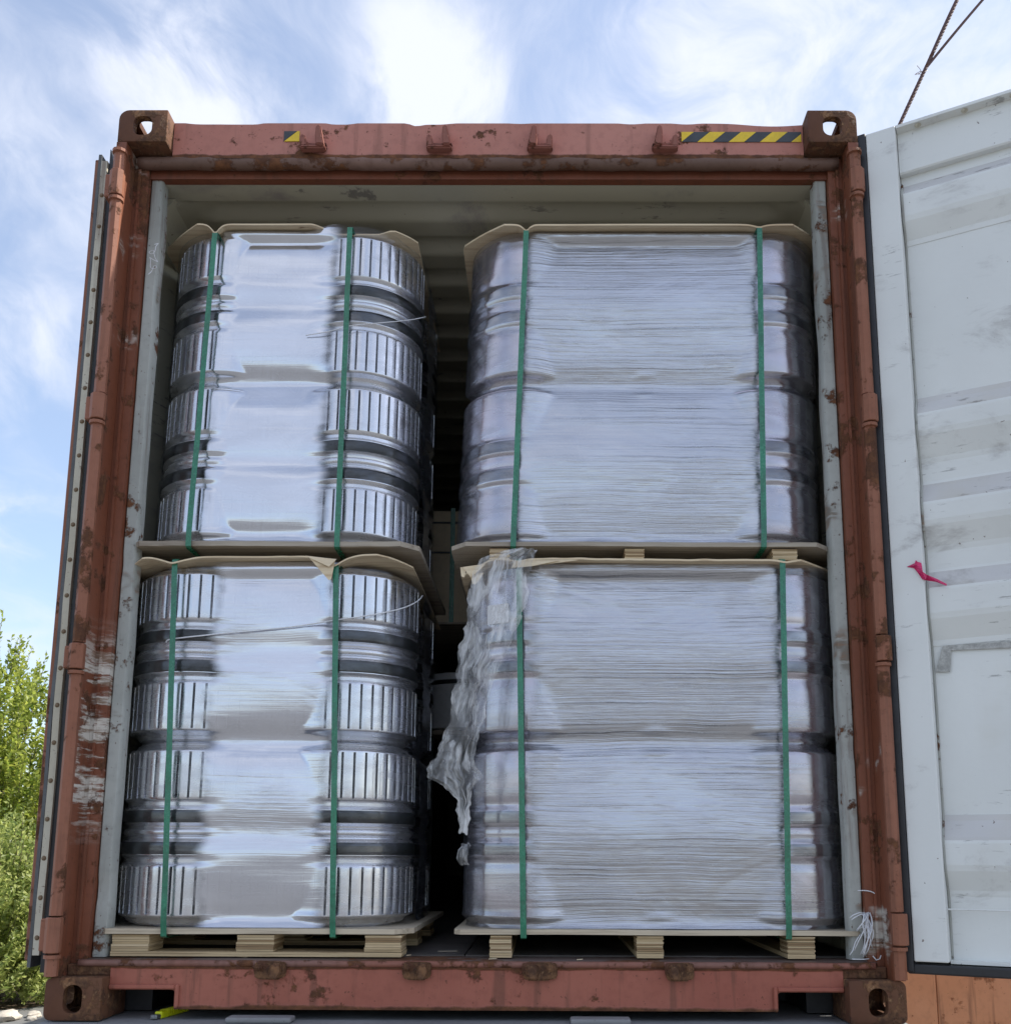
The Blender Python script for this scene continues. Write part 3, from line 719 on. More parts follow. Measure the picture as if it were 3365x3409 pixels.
# ================================================================== KEGS
H = .562
LOBE = [(0, -.050), (.005, -.036), (.011, -.028), (.017, -.0255), (.022, -.020), (.027, -.008), (.031, -.0015), (.034, 0)]
def keg_profile(plain_):
    half = list(LOBE)
    if plain_: half += [(.10, 0), (.165, .0), (.185, -.002), (.196, -.0045), (.204, -.002), (.209, .002), (.214, .003), (.252, .003), (.257, 0), (.262, -.005), (.272, -.003), (.281, -.002)]
    else: half += [(.036, 0), (.040, 0), (.075, 0), (.11, 0), (.14, 0), (.174, 0), (.178, 0), (.184, -.003), (.190, -.010), (.200, -.010), (.207, -.003), (.212, .001), (.252, .001), (.256, -.004), (.262, -.013), (.267, -.014), (.272, -.006), (.277, -.003), (.281, -.003)]
    return half+[(H-z, r) for z, r in half[-2::-1]]
def keg_mesh(r, fl):
    prof = keg_profile(not fl)
    me = bpy.data.meshes.new('keg_body'); vs = []; fs = []; mi = []
    if fl:
        N = 40; ang = []; typ = []
        for k in range(N):
            for a, ty in ((0, 1), (.62, 1), (.9, 2), (3., 0), (6.0, 0), (8.1, 2), (8.38, 1)): ang.append(R(k*9+a)); typ.append(ty)
    else:
        N = 96; ang = [2*math.pi*k/N for k in range(N)]; typ = [0]*N
    n = len(ang)
    def inset(z, ty):
        if not fl: return 0
        zz_ = min(z, H-z)
        if .0345 < zz_ < .1795:
            q = 1 if .0395 < zz_ < .1745 else .02
            return -.0085*q if ty == 1 else (-.0008*q if ty == 2 else .0008*q)
        return 0
    for z, dr_ in prof:
        for a, ty in zip(ang, typ):
            rr = r+dr_+inset(z, ty); vs.append((rr*math.cos(a), rr*math.sin(a), z))
    for j in range(len(prof)-1):
        zc = (prof[j][0]+prof[j+1][0])/2; zc = min(zc, H-zc)
        for k in range(n):
            fs.append((j*n+k, j*n+(k+1) % n, (j+1)*n+(k+1) % n, (j+1)*n+k))
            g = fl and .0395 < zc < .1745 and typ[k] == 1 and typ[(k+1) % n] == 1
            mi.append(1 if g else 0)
    # recessed heads
    for base, z, sgn in ((0, .03, 1), ((len(prof)-1)*n, H-.03, -1)):
        st = len(vs)
        for a in ang: vs.append(((r-.065)*math.cos(a), (r-.065)*math.sin(a), z))
        for k in range(n):
            q = (base+k, st+k, st+(k+1) % n, base+(k+1) % n); fs.append(q if sgn > 0 else q[::-1]); mi.append(0)
        fs.append(tuple(range(st, st+n)) if sgn < 0 else tuple(range(st+n-1, st-1, -1))); mi.append(0)
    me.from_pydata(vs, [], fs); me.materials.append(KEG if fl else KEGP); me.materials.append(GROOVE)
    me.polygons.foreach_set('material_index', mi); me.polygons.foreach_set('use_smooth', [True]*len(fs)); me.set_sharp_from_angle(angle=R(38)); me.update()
    return me
def hoop_mesh(r, mat, plain_):
    b = BM(); z0, z1, d = (.2135, .2525, .001) if not plain_ else (.2145, .2525, .003)
    lathe(b, [(r+d-.001, z0), (r+d+.0022, z0+.002), (r+d+.003, (z0+z1)/2), (r+d+.0022, z1-.002), (r+d-.001, z1)], 96)
    bmesh.ops.recalc_face_normals(b, faces=list(b.faces))
    me = bpy.data.meshes.new('hoop'); b.to_mesh(me); b.free(); me.materials.append(mat)
    me.polygons.foreach_set('use_smooth', [True]*len(me.polygons)); return me
RL_, RU_, RR_ = .232, .2185, .199
def keg_proto(r, fl, name):
    return keg_mesh(r, fl), hoop_mesh(r, HOOP if fl else HOOPG, not fl)
proto_cache = {}
def keg(r, fl, x, y, z, rz, label, group, lean=0):
    key = (r, fl)
    if key not in proto_cache:
        root = empty('beer_keg', (0, 0, 0)); kb, kh = keg_proto(r, fl, 'keg')
        o1 = obj('body', kb, KEG, root); o2 = obj('rolling_hoop', kh, HOOP, root); o3 = inst(o2, 'rolling_hoop', root, (0, 0, H-.466))
        proto_cache[key] = root; first = True
    else: first = False
    src = proto_cache[key]
    if first: root = src
    else:
        root = src.copy(); C.objects.link(root)
        for ch in src.children:
            c_ = ch.copy(); C.objects.link(c_); c_.parent = root
    root.location = (x, y, z); root.rotation_mode = 'QUATERNION'; root.rotation_quaternion = Matrix.Rotation(lean, 3, 'X').to_quaternion() @ Matrix.Rotation(rz, 3, 'Z').to_quaternion()
    tag(root, label, 'keg', group)
    return root

ZL, ZU = .249, 1.439
LB = .036                                   # the upper loads lean back a little
def lean_x(z): return -.024+.040*(z-ZU)/1.12   # the upper right load leans a little
rows_l = [('front', 0), ('second', 1)]
for (nm, r, x0, x1, zb) in (('lower left', RL_, -1.160, -.226, ZL), ('upper left', RU_, -1.114, -.239, ZU)):
    cxs = (x0+.003+r, x1-.003-r)
    for lay in (0, 1):
        ly = 'bottom' if lay == 0 else 'top'
        for row, ri in rows_l:
            for side, cx in zip(('left', 'right'), cxs):
                if ri > 0 and side == 'left': continue
                lab = f'ribbed steel keg, {ly} layer of the {nm} pallet, front {side} corner' if ri == 0 else f'ribbed steel keg, {ly} layer of the {nm} pallet, {row} from front beside the gap'
                keg(r, True, cx, .123+r+ri*2*r+(LB*lay*H if zb > 1 else 0), zb+.0005+lay*H+(LB*(r+ri*2*r)*-0. if zb > 1 else 0), random.uniform(0, 6.28), lab, 'ribbed kegs on the left pallets', -LB if zb > 1 else 0)
for (nm, x0, x1, zb) in (('lower right', -.056, 1.144, ZL), ('upper right', -.076, 1.130, ZU)):
    for lay in (0, 1):
        ly = 'bottom' if lay == 0 else 'top'
        for i, side in enumerate(('left end', 'middle', 'right end')):
            cx = x0+.003+RR_+i*((x1-x0-.006-2*RR_)/2)+(lean_x(zb+(lay+.5)*H) if zb > 1 else 0)
            keg(RR_, False, cx, .123+RR_+(.027 if i == 1 else 0)+(LB*lay*H if zb > 1 else 0), zb+.0005+lay*H, random.uniform(0, 6.28), f'smooth steel keg, {ly} layer of the {nm} pallet, at its {side}', 'smooth kegs on the right pallets', -LB if zb > 1 else 0)

# ================================================================== STRETCH FILM
def film(label, X0, X1, Y0, Y1, zb, zt, r, fl, mat, deck, cw, mid, amp, seed, lean=None, wav=.002, ztop=None, relief=(.022, .05, .010, .05, .010), touch=False):
    prof = keg_profile(not fl)
    def e(z):
        q = (z-zb) % H if z-zb < 2*H-1e-6 else H-1e-6
        for i in range(len(prof)-1):
            if prof[i][0] <= q <= prof[i+1][0]: tt = (q-prof[i][0])/(prof[i+1][0]-prof[i][0]+1e-9); return prof[i][1]*(1-tt)+prof[i+1][1]*tt
        return 0
    zs_ = []; z = zb+.001
    while z < zt: zs_.append(z); z += .0075
    zs_.append(zt)
    E0 = [max(-.036, e(z)) for z in zs_]
    def smo(E, k):
        out = []
        for i in range(len(E)): s_ = E[max(0, i-k):i+k+1]; out.append(sum(s_)/len(s_))
        return out
    E1 = smo(E0, 1); E1 = [max(a, b_) for a, b_ in zip(E0, E1)]
    def em(z):                                     # free-hanging film between the kegs: a soft copy of their profile
        q = z-zb; v = 0
        v -= relief[4]*(.5+.5*math.cos(2*math.pi*q/H))
        for jz in (0, H, 2*H): v -= relief[0]*math.exp(-((q-jz)/relief[1])**2)
        for jz in (H/2, 1.5*H): v -= relief[2]*math.exp(-((q-jz)/relief[3])**2)
        return v
    E2 = [em(z) for z in zs_]
    for i, z in enumerate(zs_):
        if z > zb+2*H-.055: w_ = sstep(z, zb+2*H-.055, zb+2*H-.02); E1[i] *= 1-w_; E2[i] *= 1-w_
    kc = [(X0+.003+r, 0), (X1-.003-r, 0)] + ([] if fl else [((X0+X1)/2, .027)])
    path = []
    nf = 72
    for i in range(nf+1):
        x = X0+r+(X1-X0-2*r)*i/nf; dd = min(x-X0-r, X1-r-x); path.append((x, Y0, 0, -1, 1-sstep(dd, cw[0] if x < (X0+X1)/2 else cw[1], (cw[0] if x < (X0+X1)/2 else cw[1])+.16)))
    for i in range(1, 17): a = R(-90+90*i/17); path.append((X1-r+r*math.cos(a), Y0+r+r*math.sin(a), math.cos(a), math.sin(a), 1))
    ns = 34
    for i in range(ns+1):
        y = Y0+r+(Y1-Y0-2*r)*i/ns; dd = min(y-Y0-r, Y1-r-y); path.append((X1, y, 1, 0, 1-sstep(dd, .06, .2)))
    for i in range(1, 8): a = R(90*i/8); path.append((X1-r+r*math.cos(a), Y1-r+r*math.sin(a), math.cos(a), math.sin(a), 1))
    for i in range(9): path.append((X1-r-(X1-X0-2*r)*i/8, Y1, 0, 1, .3))
    for i in range(1, 8): a = R(90+90*i/8); path.append((X0+r+r*math.cos(a), Y1-r+r*math.sin(a), math.cos(a), math.sin(a), 1))
    for i in range(13): path.append((X0, Y1-r-(Y1-Y0-2*r)*i/12, -1, 0, .5))
    for i in range(1, 17): a = R(180+90*i/17); path.append((X0+r+r*math.cos(a), Y0+r+r*math.sin(a), math.cos(a), math.sin(a), 1))
    P = len(path); vs = []; cl_ = []
    dx0, dx1, dy0 = deck
    for j, z in enumerate(zs_):
        fb = max(0, 1-(z-zb)/.055)**2
        ft = max(0, 1-(zt-z)/.02)**2
        for i, (x, y, nx, ny, c_) in enumerate(path):
            off = E1[j]*c_+E2[j]*(1-c_)
            if ny < -.5:                            # the film lies on the kegs, never inside them
                for kx, yo in kc:
                    dx_ = abs(x-kx); rr_ = r+E0[j]
                    if dx_ < rr_: off = max(off, math.sqrt(rr_*rr_-dx_*dx_)-r-yo)
            wob = amp*nz(x*3.1+seed, z*7, y*3)*(1-c_)+wav*nz(x*1.7+seed, z*17+x*1.5, y)*(1-c_*.7)
            off += .0055+wob*.8
            off += .030*fb*(1+.4*nz(x*9, seed))-.005*ft
            px_ = x+nx*off; py_ = y+ny*off
            if ny < -.2 and fb > 0: py_ = max(py_, dy0-.003)
            if lean: px_ += lean(z)
            if zb > 1: py_ += LB*(z-zb)
            vs.append((px_, py_, min(z, ztop(x, y)) if ztop else z)); cl_.append(c_)
    fs = [(j*P+i, j*P+(i+1) % P, (j+1)*P+(i+1) % P, (j+1)*P+i) for j in range(len(zs_)-1) for i in range(P)]
    me = bpy.data.meshes.new('stretch_film'); me.from_pydata(vs, [], fs); me.materials.append(mat)
    at = me.attributes.new('cling', 'FLOAT', 'POINT'); at.data.foreach_set('value', cl_)
    me.polygons.foreach_set('use_smooth', [True]*len(fs)); me.update()
    o = bpy.data.objects.new('stretch_film', me); C.objects.link(o)
    return tag(o, label, 'stretch film', 'films wrapped round the pallet loads')
film('clear stretch film wrapped round the ribbed kegs of the lower left pallet', -1.160, -.226, .120, .120+4*RL_+.006, ZL, ZL+2*H+.004, RL_, True, FILM_L2, (-1.15, -.2, .1), (.01, -.06), .9, .005, 1)
film('clear stretch film wrapped round the ribbed kegs of the upper left pallet', -1.114, -.239, .120, .120+4*RU_+.006, ZU, ZU+2*H+.022, RU_, True, FILM_L, (-1.13, -.2, .1), (-.09, -.01), .85, .005, 5, ztop=lambda x, y: 2.552+.034*sstep(x, -.62, -.52)*(1-sstep(x, -.36, -.29)))
film('silvery tightly creased stretch film round the smooth kegs of the lower right pallet', -.056, 1.144, .120, .93, ZL, ZL+2*H+.004, RR_, False, FILM_R2, (-.07, 1.16, .1), (-.06, -.06), .95, .004, 9, wav=.0012, relief=(.020, .04, -.004, .062, .026))
film('silvery stretch film with slanting creases round the smooth kegs of the upper right pallet', -.076, 1.130, .120, .93, ZU, ZU+2*H-.002, RR_, False, FILM_R, (-.1, 1.15, .1), (-.08, -.05), .9, .005, 14, lean_x, wav=.0015, relief=(.016, .045, -.004, .062, .024), ztop=lambda x, y: 2.553)

# ================================================================== BOARDS, PALLETS, STRAPS
def board(name, label, X0, X1, Y0, Y1, z, t, ch, mat, cat, group, dips=(), warp=.006, seed=0, cr=None, parent=None, jag=.0, lift=None, back=None):
    b = BM(); NX, NY = 90, 24; cl0, cr0 = ch if isinstance(ch, tuple) else (ch, ch)
    g0, g1 = [], []
    for j in range(NY+1):
        y = Y0+(Y1-Y0)*(j/NY)**1.6
        f0 = max(0, 1-(y-Y0)/cl0) if cl0 else 0; f1 = max(0, 1-(y-Y0)/cr0) if cr0 else 0
        a, c_ = X0+cl0*f0, X1-cr0*f1
        ra, rb = [], []
        for i in range(NX+1):
            x = a+(c_-a)*i/NX
            yy = y+(back(x)*max(0, 1-(y-Y0)/.25) if back else 0)+(jag*nz(x*18+seed, seed)*(1 if j == 0 else 0))
            dz = warp*nz(x*2.2+seed, yy*2.2, 1.3)
            for dx, dep, wd in dips: dz -= dep*math.exp(-abs((x-dx)/wd)**1.4)*math.exp(-((y-Y0)/.12))
            if lift: dz += lift(x, y)
            ra.append(b.verts.new((x, yy, z+dz))); rb.append(b.verts.new((x, yy, z+dz+t)))
        g0.append(ra); g1.append(rb)
    for j in range(NY):
        for i in range(NX):
            b.faces.new((g0[j][i], g0[j+1][i], g0[j+1][i+1], g0[j][i+1])); b.faces.new((g1[j][i], g1[j][i+1], g1[j+1][i+1], g1[j+1][i]))
    for j, s in ((0, 1), (NY, -1)):
        for i in range(NX):
            f = (g0[j][i], g0[j][i+1], g1[j][i+1], g1[j][i]); b.faces.new(f if s > 0 else f[::-1])
    for i, s in ((0, -1), (NX, 1)):
        for j in range(NY):
            f = (g0[j][i], g0[j+1][i], g1[j+1][i], g1[j][i]); b.faces.new(f if s > 0 else f[::-1])
    o = obj(name, b, mat, parent)
    if label: tag(o, label, cat, group)
    return o
TB = 'plywood sheets laid on top of the keg stacks'
def droop(y, d=.014): return -d*min(1, max(0, (.215-y)/.10))**1.4
def lift_lu(x, y):
    m_ = sstep(x, -.60, -.54)*(1-sstep(x, -.36, -.30))
    return droop(y)*(1-.85*m_)
bLU = board('top_board', 'pale plywood sheet on the upper left pallet, split at its left strap', -1.150, -.250, .118, 1.02, 2.5675, .005, (.17, .12), PLY, 'plywood sheet', TB, ((-.918, .036, .017),), .003, 2, lift=lift_lu,
            back=lambda x: .075*sstep(x, -.60, -.52)*(1-sstep(x, -.38, -.31)))
bRU = board('top_board', 'pale plywood sheet on top of the upper right pallet under the roof', -.095, 1.175, .118, .95, 2.5665, .006, (.15, .15), PLY, 'plywood sheet', TB, ((.129, .024, .014), (.912, .010, .025)), .003, 6, lift=lambda x, y: droop(y))
bLL = board('top_board', 'buckled plywood sheet with a hanging torn strip on the lower left pallet', -1.165, -.230, .078, 1.08, 1.384, .005, (.10, .10), PLY, 'plywood sheet', TB, ((-.970, .022, .05), (-.463, .034, .04)), .012, 4, jag=.006,
      lift=lambda x, y: -.02*sstep(x, -1.03, -1.13)-.012*sstep(x, -.30, -.22))
bRL = board('top_board', 'splintered plywood sheet on the lower right pallet, broken at its left corner', -.075, 1.165, .085, .95, 1.3765, .006, (.10, .17), PLY, 'plywood sheet', TB, ((.112, .01, .04), (.947, .008, .03)), .004, 8, jag=.008,
      lift=lambda x, y: -.03*sstep(x, .06, -.09))
def splinter(parent, pts, t=.003, name='splinter'):
    b = BM(); v0 = [b.verts.new(p) for p in pts]; f = b.faces.new(v0)
    r = bmesh.ops.extrude_face_region(b, geom=[f])
    for v in [q for q in r['geom'] if isinstance(q, bmesh.types.BMVert)]: v.co.y += t; v.co.z += t*.5
    bmesh.ops.recalc_face_normals(b, faces=list(b.faces)); return obj(name, b, PLY, parent)
splinter(bLL, [(-.545, .079, 1.383), (-.46, .074, 1.368), (-.468, .066, 1.306), (-.476, .066, 1.304)])
splinter(bLL, [(-.555, .08, 1.386), (-.49, .072, 1.376), (-.455, .07, 1.372), (-.475, .06, 1.345)], .004)
splinter(bRL, [(.10, .08, 1.372), (.30, .082, 1.375), (.19, .07, 1.356), (.13, .066, 1.348), (.09, .07, 1.346)], .004)
splinter(bRL, [(.12, .074, 1.366), (.24, .076, 1.372), (.16, .062, 1.350), (.11, .06, 1.344)], .003)
splinter(bRL, [(-.062, .085, 1.352), (.01, .082, 1.362), (-.005, .08, 1.345), (-.03, .078, 1.322), (-.037, .078, 1.318)])
splinter(bRL, [(-.07, .088, 1.352), (-.052, .086, 1.35), (-.056, .084, 1.318), (-.066, .084, 1.322)])
splinter(bRL, [(-.04, .09, 1.33), (.004, .088, 1.335), (-.008, .086, 1.312), (-.022, .084, 1.296), (-.03, .084, 1.298)])

BLOCKD = wood('plywood_block_dark_ply', (.34, .23, .12), (.12, .07, .035), (3, 3, 120), .7)
BLOCKL = wood('plywood_block_light_ply', (.68, .54, .34), (.35, .22, .11), (3, 3, 120), .6)
def ply_block(b, x0, x1, y0, y1, z0, z1, n):
    h = (z1-z0)/n
    for k in range(n):
        o_ = [random.uniform(-.0018, .0018) for _ in range(4)]
        box(b, x0+o_[0], x1+o_[1], y0+o_[2], y1+o_[3], z0+k*h+.0004, z0+(k+1)*h-.0004, mat=(k*2+random.choice((0, 0, 1))) % 3)
def pallet(label, X0, X1, Y0, Y1, zd, zf, blocks, ch, td, n, runner=None, mat=PLY, seed=0, dips=()):
    p = empty('pallet', ((X0+X1)/2, Y0, zf), label, 'pallet', 'plywood pallets under the kegs')
    ox, oy, oz = p.location
    board('deck', None, X0-ox, X1-ox, Y0-oy, Y1-oy, zd-td-oz, td-.001, ch, mat, None, None, (), .002, seed, parent=p, jag=.004)
    for (xa, xb, ys) in blocks:
        for k, (ya, yb) in enumerate(ys):
            b = BM(); z1_ = zd-td-.004; z0_ = zf+(.0005 if not runner else .0145)
            ply_block(b, xa-ox, xb-ox, ya-oy, yb-oy, z0_-oz, z1_-oz, n); obj('block', b, [BLOCK, BLOCKL, BLOCKD], p)
    for (xa, xb, ya, yb) in (runner or ()):
        b = BM(); box(b, xa-ox, xb-ox, ya-oy, yb-oy, .0005, .0065); box(b, xa-ox-.001, xb-ox+.001, ya-oy+.001, yb-oy, .0069, .0135); obj('runner', b, BLOCK, p)
    return p
zF = .1665
three = lambda y0, d, sp: [(y0+sp*k, y0+sp*k+d) for k in range(3)]
pallet('plywood pallet with a long bottom runner under the lower left load', -1.150, -.195, .098, 1.085, ZL, zF, [(-1.085, -.975, three(.115, .12, .40)), (-.715, -.605, three(.115, .12, .40)), (-.335, -.228, three(.115, .12, .40))], (.05, .05), .016, 7,
       runner=[(-1.087, -.226, .113, .235), (-1.087, -.226, .513, .637), (-1.087, -.226, .913, 1.037)], mat=PLYB, seed=3)
two = lambda y0, d, sp: [(y0, y0+d), (y0+sp, y0+sp+d)]
pallet('plywood pallet on narrow stacked blocks under the lower right load', -.072, 1.150, .098, .95, ZL, zF, [(.035, .100, two(.115, .10, .66)), (.470, .548, two(.115, .10, .66)), (.915, .995, two(.115, .10, .66))], (.02, .03), .015, 9,
       runner=[(.035, .100, .114, .88), (.470, .548, .114, .88), (.915, .995, .114, .88)], mat=PLYB, seed=12)
pallet('weathered plywood pallet under the upper left load, chamfered at its corners', -1.140, -.205, .095, 1.03, ZU, 1.390, [(-1.06, -.96, three(.30, .12, .28)), (-.72, -.62, three(.30, .12, .28)), (-.37, -.28, three(.30, .12, .28))], (.055, .055), .017, 5, mat=PLYD, seed=21)
pallet('plywood pallet on bright stacked blocks under the upper right load', -.105, 1.140, .095, .95, ZU, 1.383, [(.020, .083, two(.105, .10, .66)), (.447, .508, two(.105, .10, .66)), (.912, .990, two(.105, .10, .66))], (.05, .09), .015, 8, mat=PLYD, seed=30)

def strap(label, xt, xb, zt, zb_, yf=.088, w=.0175, yback=.9, seed=0, yt=None):
    yt = yf if yt is None else yt
    b = BM(); pts = [(xt, yback, zt+.022), (xt, .5, zt+.021), (xt, .26, zt+.018), (xt, yt+.012, zt+.008), (xt, yt-.001, zt+.002)]
    nn = 26
    for i in range(1, nn): t_ = i/nn; pts.append((xt+(xb-xt)*t_+.0015*nz(t_*4, seed), yt+(yf-yt)*t_-.003+.004*math.sin(math.pi*t_)+.0012*nz(t_*9, seed+3), zt+(zb_-zt)*t_))
    pts += [(xb, yf+.002, zb_), (xb, yf+.012, zb_-.004), (xb, .3, zb_-.006), (xb, yback, zb_-.006)]
    prev = None; th = .0012
    for i, p in enumerate(pts):
        p = Vector(p); t_ = (Vector(pts[min(i+1, len(pts)-1)])-Vector(pts[max(i-1, 0)])).normalized(); nrm = t_.cross(Vector((1, 0, 0))).normalized()
        a = .35*nz(i*.22, seed+7); wx = Vector((math.cos(a), math.sin(a)*.3, 0))*(w/2)
        ring = [b.verts.new(q) for q in (p-wx-nrm*th/2, p+wx-nrm*th/2, p+wx+nrm*th/2, p-wx+nrm*th/2)]
        if prev:
            for q in range(4): b.faces.new((prev[q], prev[(q+1) % 4], ring[(q+1) % 4], ring[q]))
        else: b.faces.new(ring[::-1])
        prev = ring
    b.faces.new(prev); bmesh.ops.recalc_face_normals(b, faces=list(b.faces))
    return tag(obj('strap', b, GREEN), label, 'strap', 'green straps round the pallet loads')
strap('left green strap on the upper left pallet, leaning to the left as it runs down', -.917, -.928, 2.520, 1.420, seed=1, yt=.116)
strap('right green strap on the upper left pallet', -.468, -.460, 2.556, 1.420, yf=.092, seed=2, yt=.138)
strap('left green strap on the lower left pallet', -.965, -.924, 1.372, .226, seed=3)
strap('right green strap on the lower left pallet', -.459, -.426, 1.357, .226, seed=4)
strap('left green strap on the upper right pallet', .129, .095, 2.530, 1.422, seed=5, yt=.116)
strap('right green strap on the upper right pallet, close to its right end', .912, .882, 2.540, 1.422, seed=6, yt=.116)
strap('left green strap on the lower right pallet, half covered by hanging loose film', .113, .135, 1.375, .226, seed=7)
strap('right green strap on the lower right pallet, beside the right corner post', .938, .914, 1.377, .226, seed=8)

# ---- loose film hanging in the gap
def loose(label, rowsdef, seed, nu=44):
    b = BM(); g = []
    for (xl, xr, y, z) in rowsdef:
        row = []; wd_ = abs(xr-xl)
        el = .010*nz(z*26, seed)+.006*nz(z*70, seed); er = .010*nz(z*24, seed+9)+.006*nz(z*66, seed+4)
        for i in range(nu+1):
            t_ = i/nu; x = (xl+el)+(xr+er-xl-el)*t_
            drape = abs(nz(t_*4.6+z*1.1, z*1.3, seed))*.040+abs(nz(t_*11-z*2, z*1.6, seed+3))*.020+nz(t_*15, z*9, seed+6)*.004
            yy = y-drape*min(1, wd_/.09)
            row.append(b.verts.new((x+.009*nz(t_*6, z*20, seed+2), yy, z+.012*nz(t_*5, z*9, seed+5))))
        g.append(row)
    for j in range(len(g)-1):
        for i in range(nu): b.faces.new((g[j][i], g[j][i+1], g[j+1][i+1], g[j+1][i]))
    return tag(obj('loose_film', b, LOOSE, smooth='all'), label, 'plastic film')
import itertools
def interp_rows(keys, n):
    out = []
    for a, b_ in zip(keys[:-1], keys[1:]):
        for k in range(n): t_ = k/n; out.append(tuple(a[i]*(1-t_)+b_[i]*t_ for i in range(4)))
    out.append(keys[-1]); return out
loose('crumpled clear film hanging torn from the top left corner of the lower right load',
      interp_rows([(.10, .168, .085, 1.408), (.06, .162, .068, 1.392), (.0, .158, .062, 1.368), (-.03, .152, .060, 1.33), (-.04, .14, .058, 1.22), (-.055, .10, .056, 1.12), (-.075, .05, .054, 1.00), (-.085, .02, .054, .90), (-.105, .0, .052, .82), (-.130, -.015, .052, .76), (-.152, .0, .052, .715), (-.150, .01, .052, .69), (-.112, -.01, .054, .67), (-.070, -.025, .058, .63), (-.062, -.025, .06, .58), (-.056, -.034, .062, .53)], 14), 2., 60)
loose('small curl of torn clear film low on the left edge of the lower right load',
      interp_rows([(-.062, -.028, .20, .50), (-.074, -.034, .17, .48), (-.074, -.038, .17, .455), (-.062, -.030, .19, .435)], 5), 6., 16)

# ---- thin film cords stretched round the left loads
def cord(label, pts, r_, mat, cat, name, group=None):
    P = [Vector(p) for p in pts]; out = []
    for i in range(len(P)-1):
        p0, p1, p2, p3 = P[max(i-1, 0)], P[i], P[i+1], P[min(i+2, len(P)-1)]
        for k in range(8):
            t_ = k/8; out.append(.5*((2*p1)+(p2-p0)*t_+(2*p0-5*p1+4*p2-p3)*t_*t_+(-p0+3*p1-3*p2+p3)*t_**3))
    out.append(P[-1]); b = BM(); tube(b, out, r_, 6)
    return tag(obj(name, b, mat), label, cat, group)
cord('thin white film cord slanting across the lower left load', [(-.985, .112, 1.115), (-.964, .106, 1.124), (-.84, .108, 1.139), (-.71, .108, 1.152), (-.58, .107, 1.166), (-.447, .104, 1.187), (-.345, .118, 1.206), (-.262, .172, 1.240), (-.222, .24, 1.28), (-.212, .30, 1.315)], .0022, STRING, 'cord', 'film_cord')
cord('thin white film cord curving over the right side of the upper left load', [(-.60, .138, 2.163), (-.52, .130, 2.174), (-.45, .128, 2.192), (-.345, .15, 2.216), (-.27, .205, 2.256), (-.235, .285, 2.31), (-.231, .35, 2.35)], .0016, STRING, 'cord', 'film_cord')

# ---- labels on the lower right load
def sticker(name, label, x, z, w, h, ang, cy, cx, r_, bars, cat):
    """label curved round a keg: centre of keg (cx,cy), radius r_, at angle ang"""
    root = BM(); nseg = 6
    def pt(s, zz_, d): a = ang+s/r_; return (cx+(r_+d)*math.cos(a), cy+(r_+d)*math.sin(a), zz_)
    for i in range(nseg):
        s0, s1 = -w/2+w*i/nseg, -w/2+w*(i+1)/nseg
        root.faces.new([root.verts.new(p) for p in (pt(s0, z-h/2, 0), pt(s1, z-h/2, 0), pt(s1, z+h/2, 0), pt(s0, z+h/2, 0))])
    o = obj(name, root, PAPER); tag(o, label, cat)
    if bars:
        b = BM(); zz_ = z-h/2+.006; rnd = random.Random(int(z*1000))
        while zz_ < z+h/2-.008:
            hh = rnd.choice((.0018, .003, .0045)); b.faces.new([b.verts.new(p) for p in (pt(-w*.05, zz_, .0008), pt(w*.42, zz_, .0008), pt(w*.42, zz_+hh, .0008), pt(-w*.05, zz_+hh, .0008))]); zz_ += hh+rnd.choice((.002, .003, .005))
        obj('barcode', b, INK, o)
    return o
cxr = 1.144-.003-RR_
sticker('barcode_label', 'upper of two white barcode stickers at the right end of the lower right load', 0, 1.262, .052, .058, R(-22), .123+RR_, cxr, RR_+.0135, True, 'label')
sticker('barcode_label', 'lower of two white barcode stickers at the right end of the lower right load', 0, 1.190, .052, .058, R(-22), .123+RR_, cxr, RR_+.0135, True, 'label')
sticker('paper_label', 'white paper label behind the hanging loose film', 0, 1.214, .078, .062, R(-118), .123+RR_, -.056+.003+RR_, RR_+.0135, False, 'label')

# ================================================================== DEEP IN THE GAP
sd_ = empty('steel_drum', (-.17, 1.66, 1.015), 'short silver drum deep in the gap between the front pallets', 'drum')
bb = BM(); lathe(bb, [(.001, .0), (.19, 0), (.205, .004), (.203, .02), (.2, .03), (.2, .22), (.203, .235), (.205, .248), (.19, .25), (.001, .25)], 48); obj('body', bb, plain('pale_silver_drum', (.78, .80, .84), .4, .15, .1, 6, .1), sd_, smooth=30)
bb = BM(); lathe(bb, [(.2, .2), (.207, .205), (.207, .216), (.2, .22)], 48); obj('rim', bb, DARKST, sd_, smooth=30)
b = empty('pallet', (-.1, 1.5, .72), 'dark pallet with plywood deck standing deep in the gap below a silver drum', 'pallet', 'pallets further in')
bb = BM(); box(bb, -.3, .5, 0, .8, .27, .29, .002); obj('deck', bb, PLYD, b)
for xq in (-.25, .1, .42):
    bb = BM(); box(bb, xq-.05, xq+.05, .06, .78, -.55, .27); obj('bearer', bb, DARKST, b)
cb = empty('carton', (-.15, 1.42, 1.5), 'tan cardboard carton deep in the gap, held by a green strap', 'carton')
bb = BM(); box(bb, -.22, .5, 0, .6, -.02, .5, .003); obj('box', bb, CARD, cb)
bb = BM()
for zq in (.30, .44): box(bb, -.22, .5, -.004, 0, zq, zq+.008)
obj('tape', bb, DARKST, cb)
bb = BM(); box(bb, -.078, -.058, -.010, -.006, -.03, .51); obj('strap', bb, GREEN, cb)
b = empty('pallet', (-.15, 1.42, 1.485), 'dark thin plywood sheet pallet under the tan carton', 'pallet', 'pallets further in')
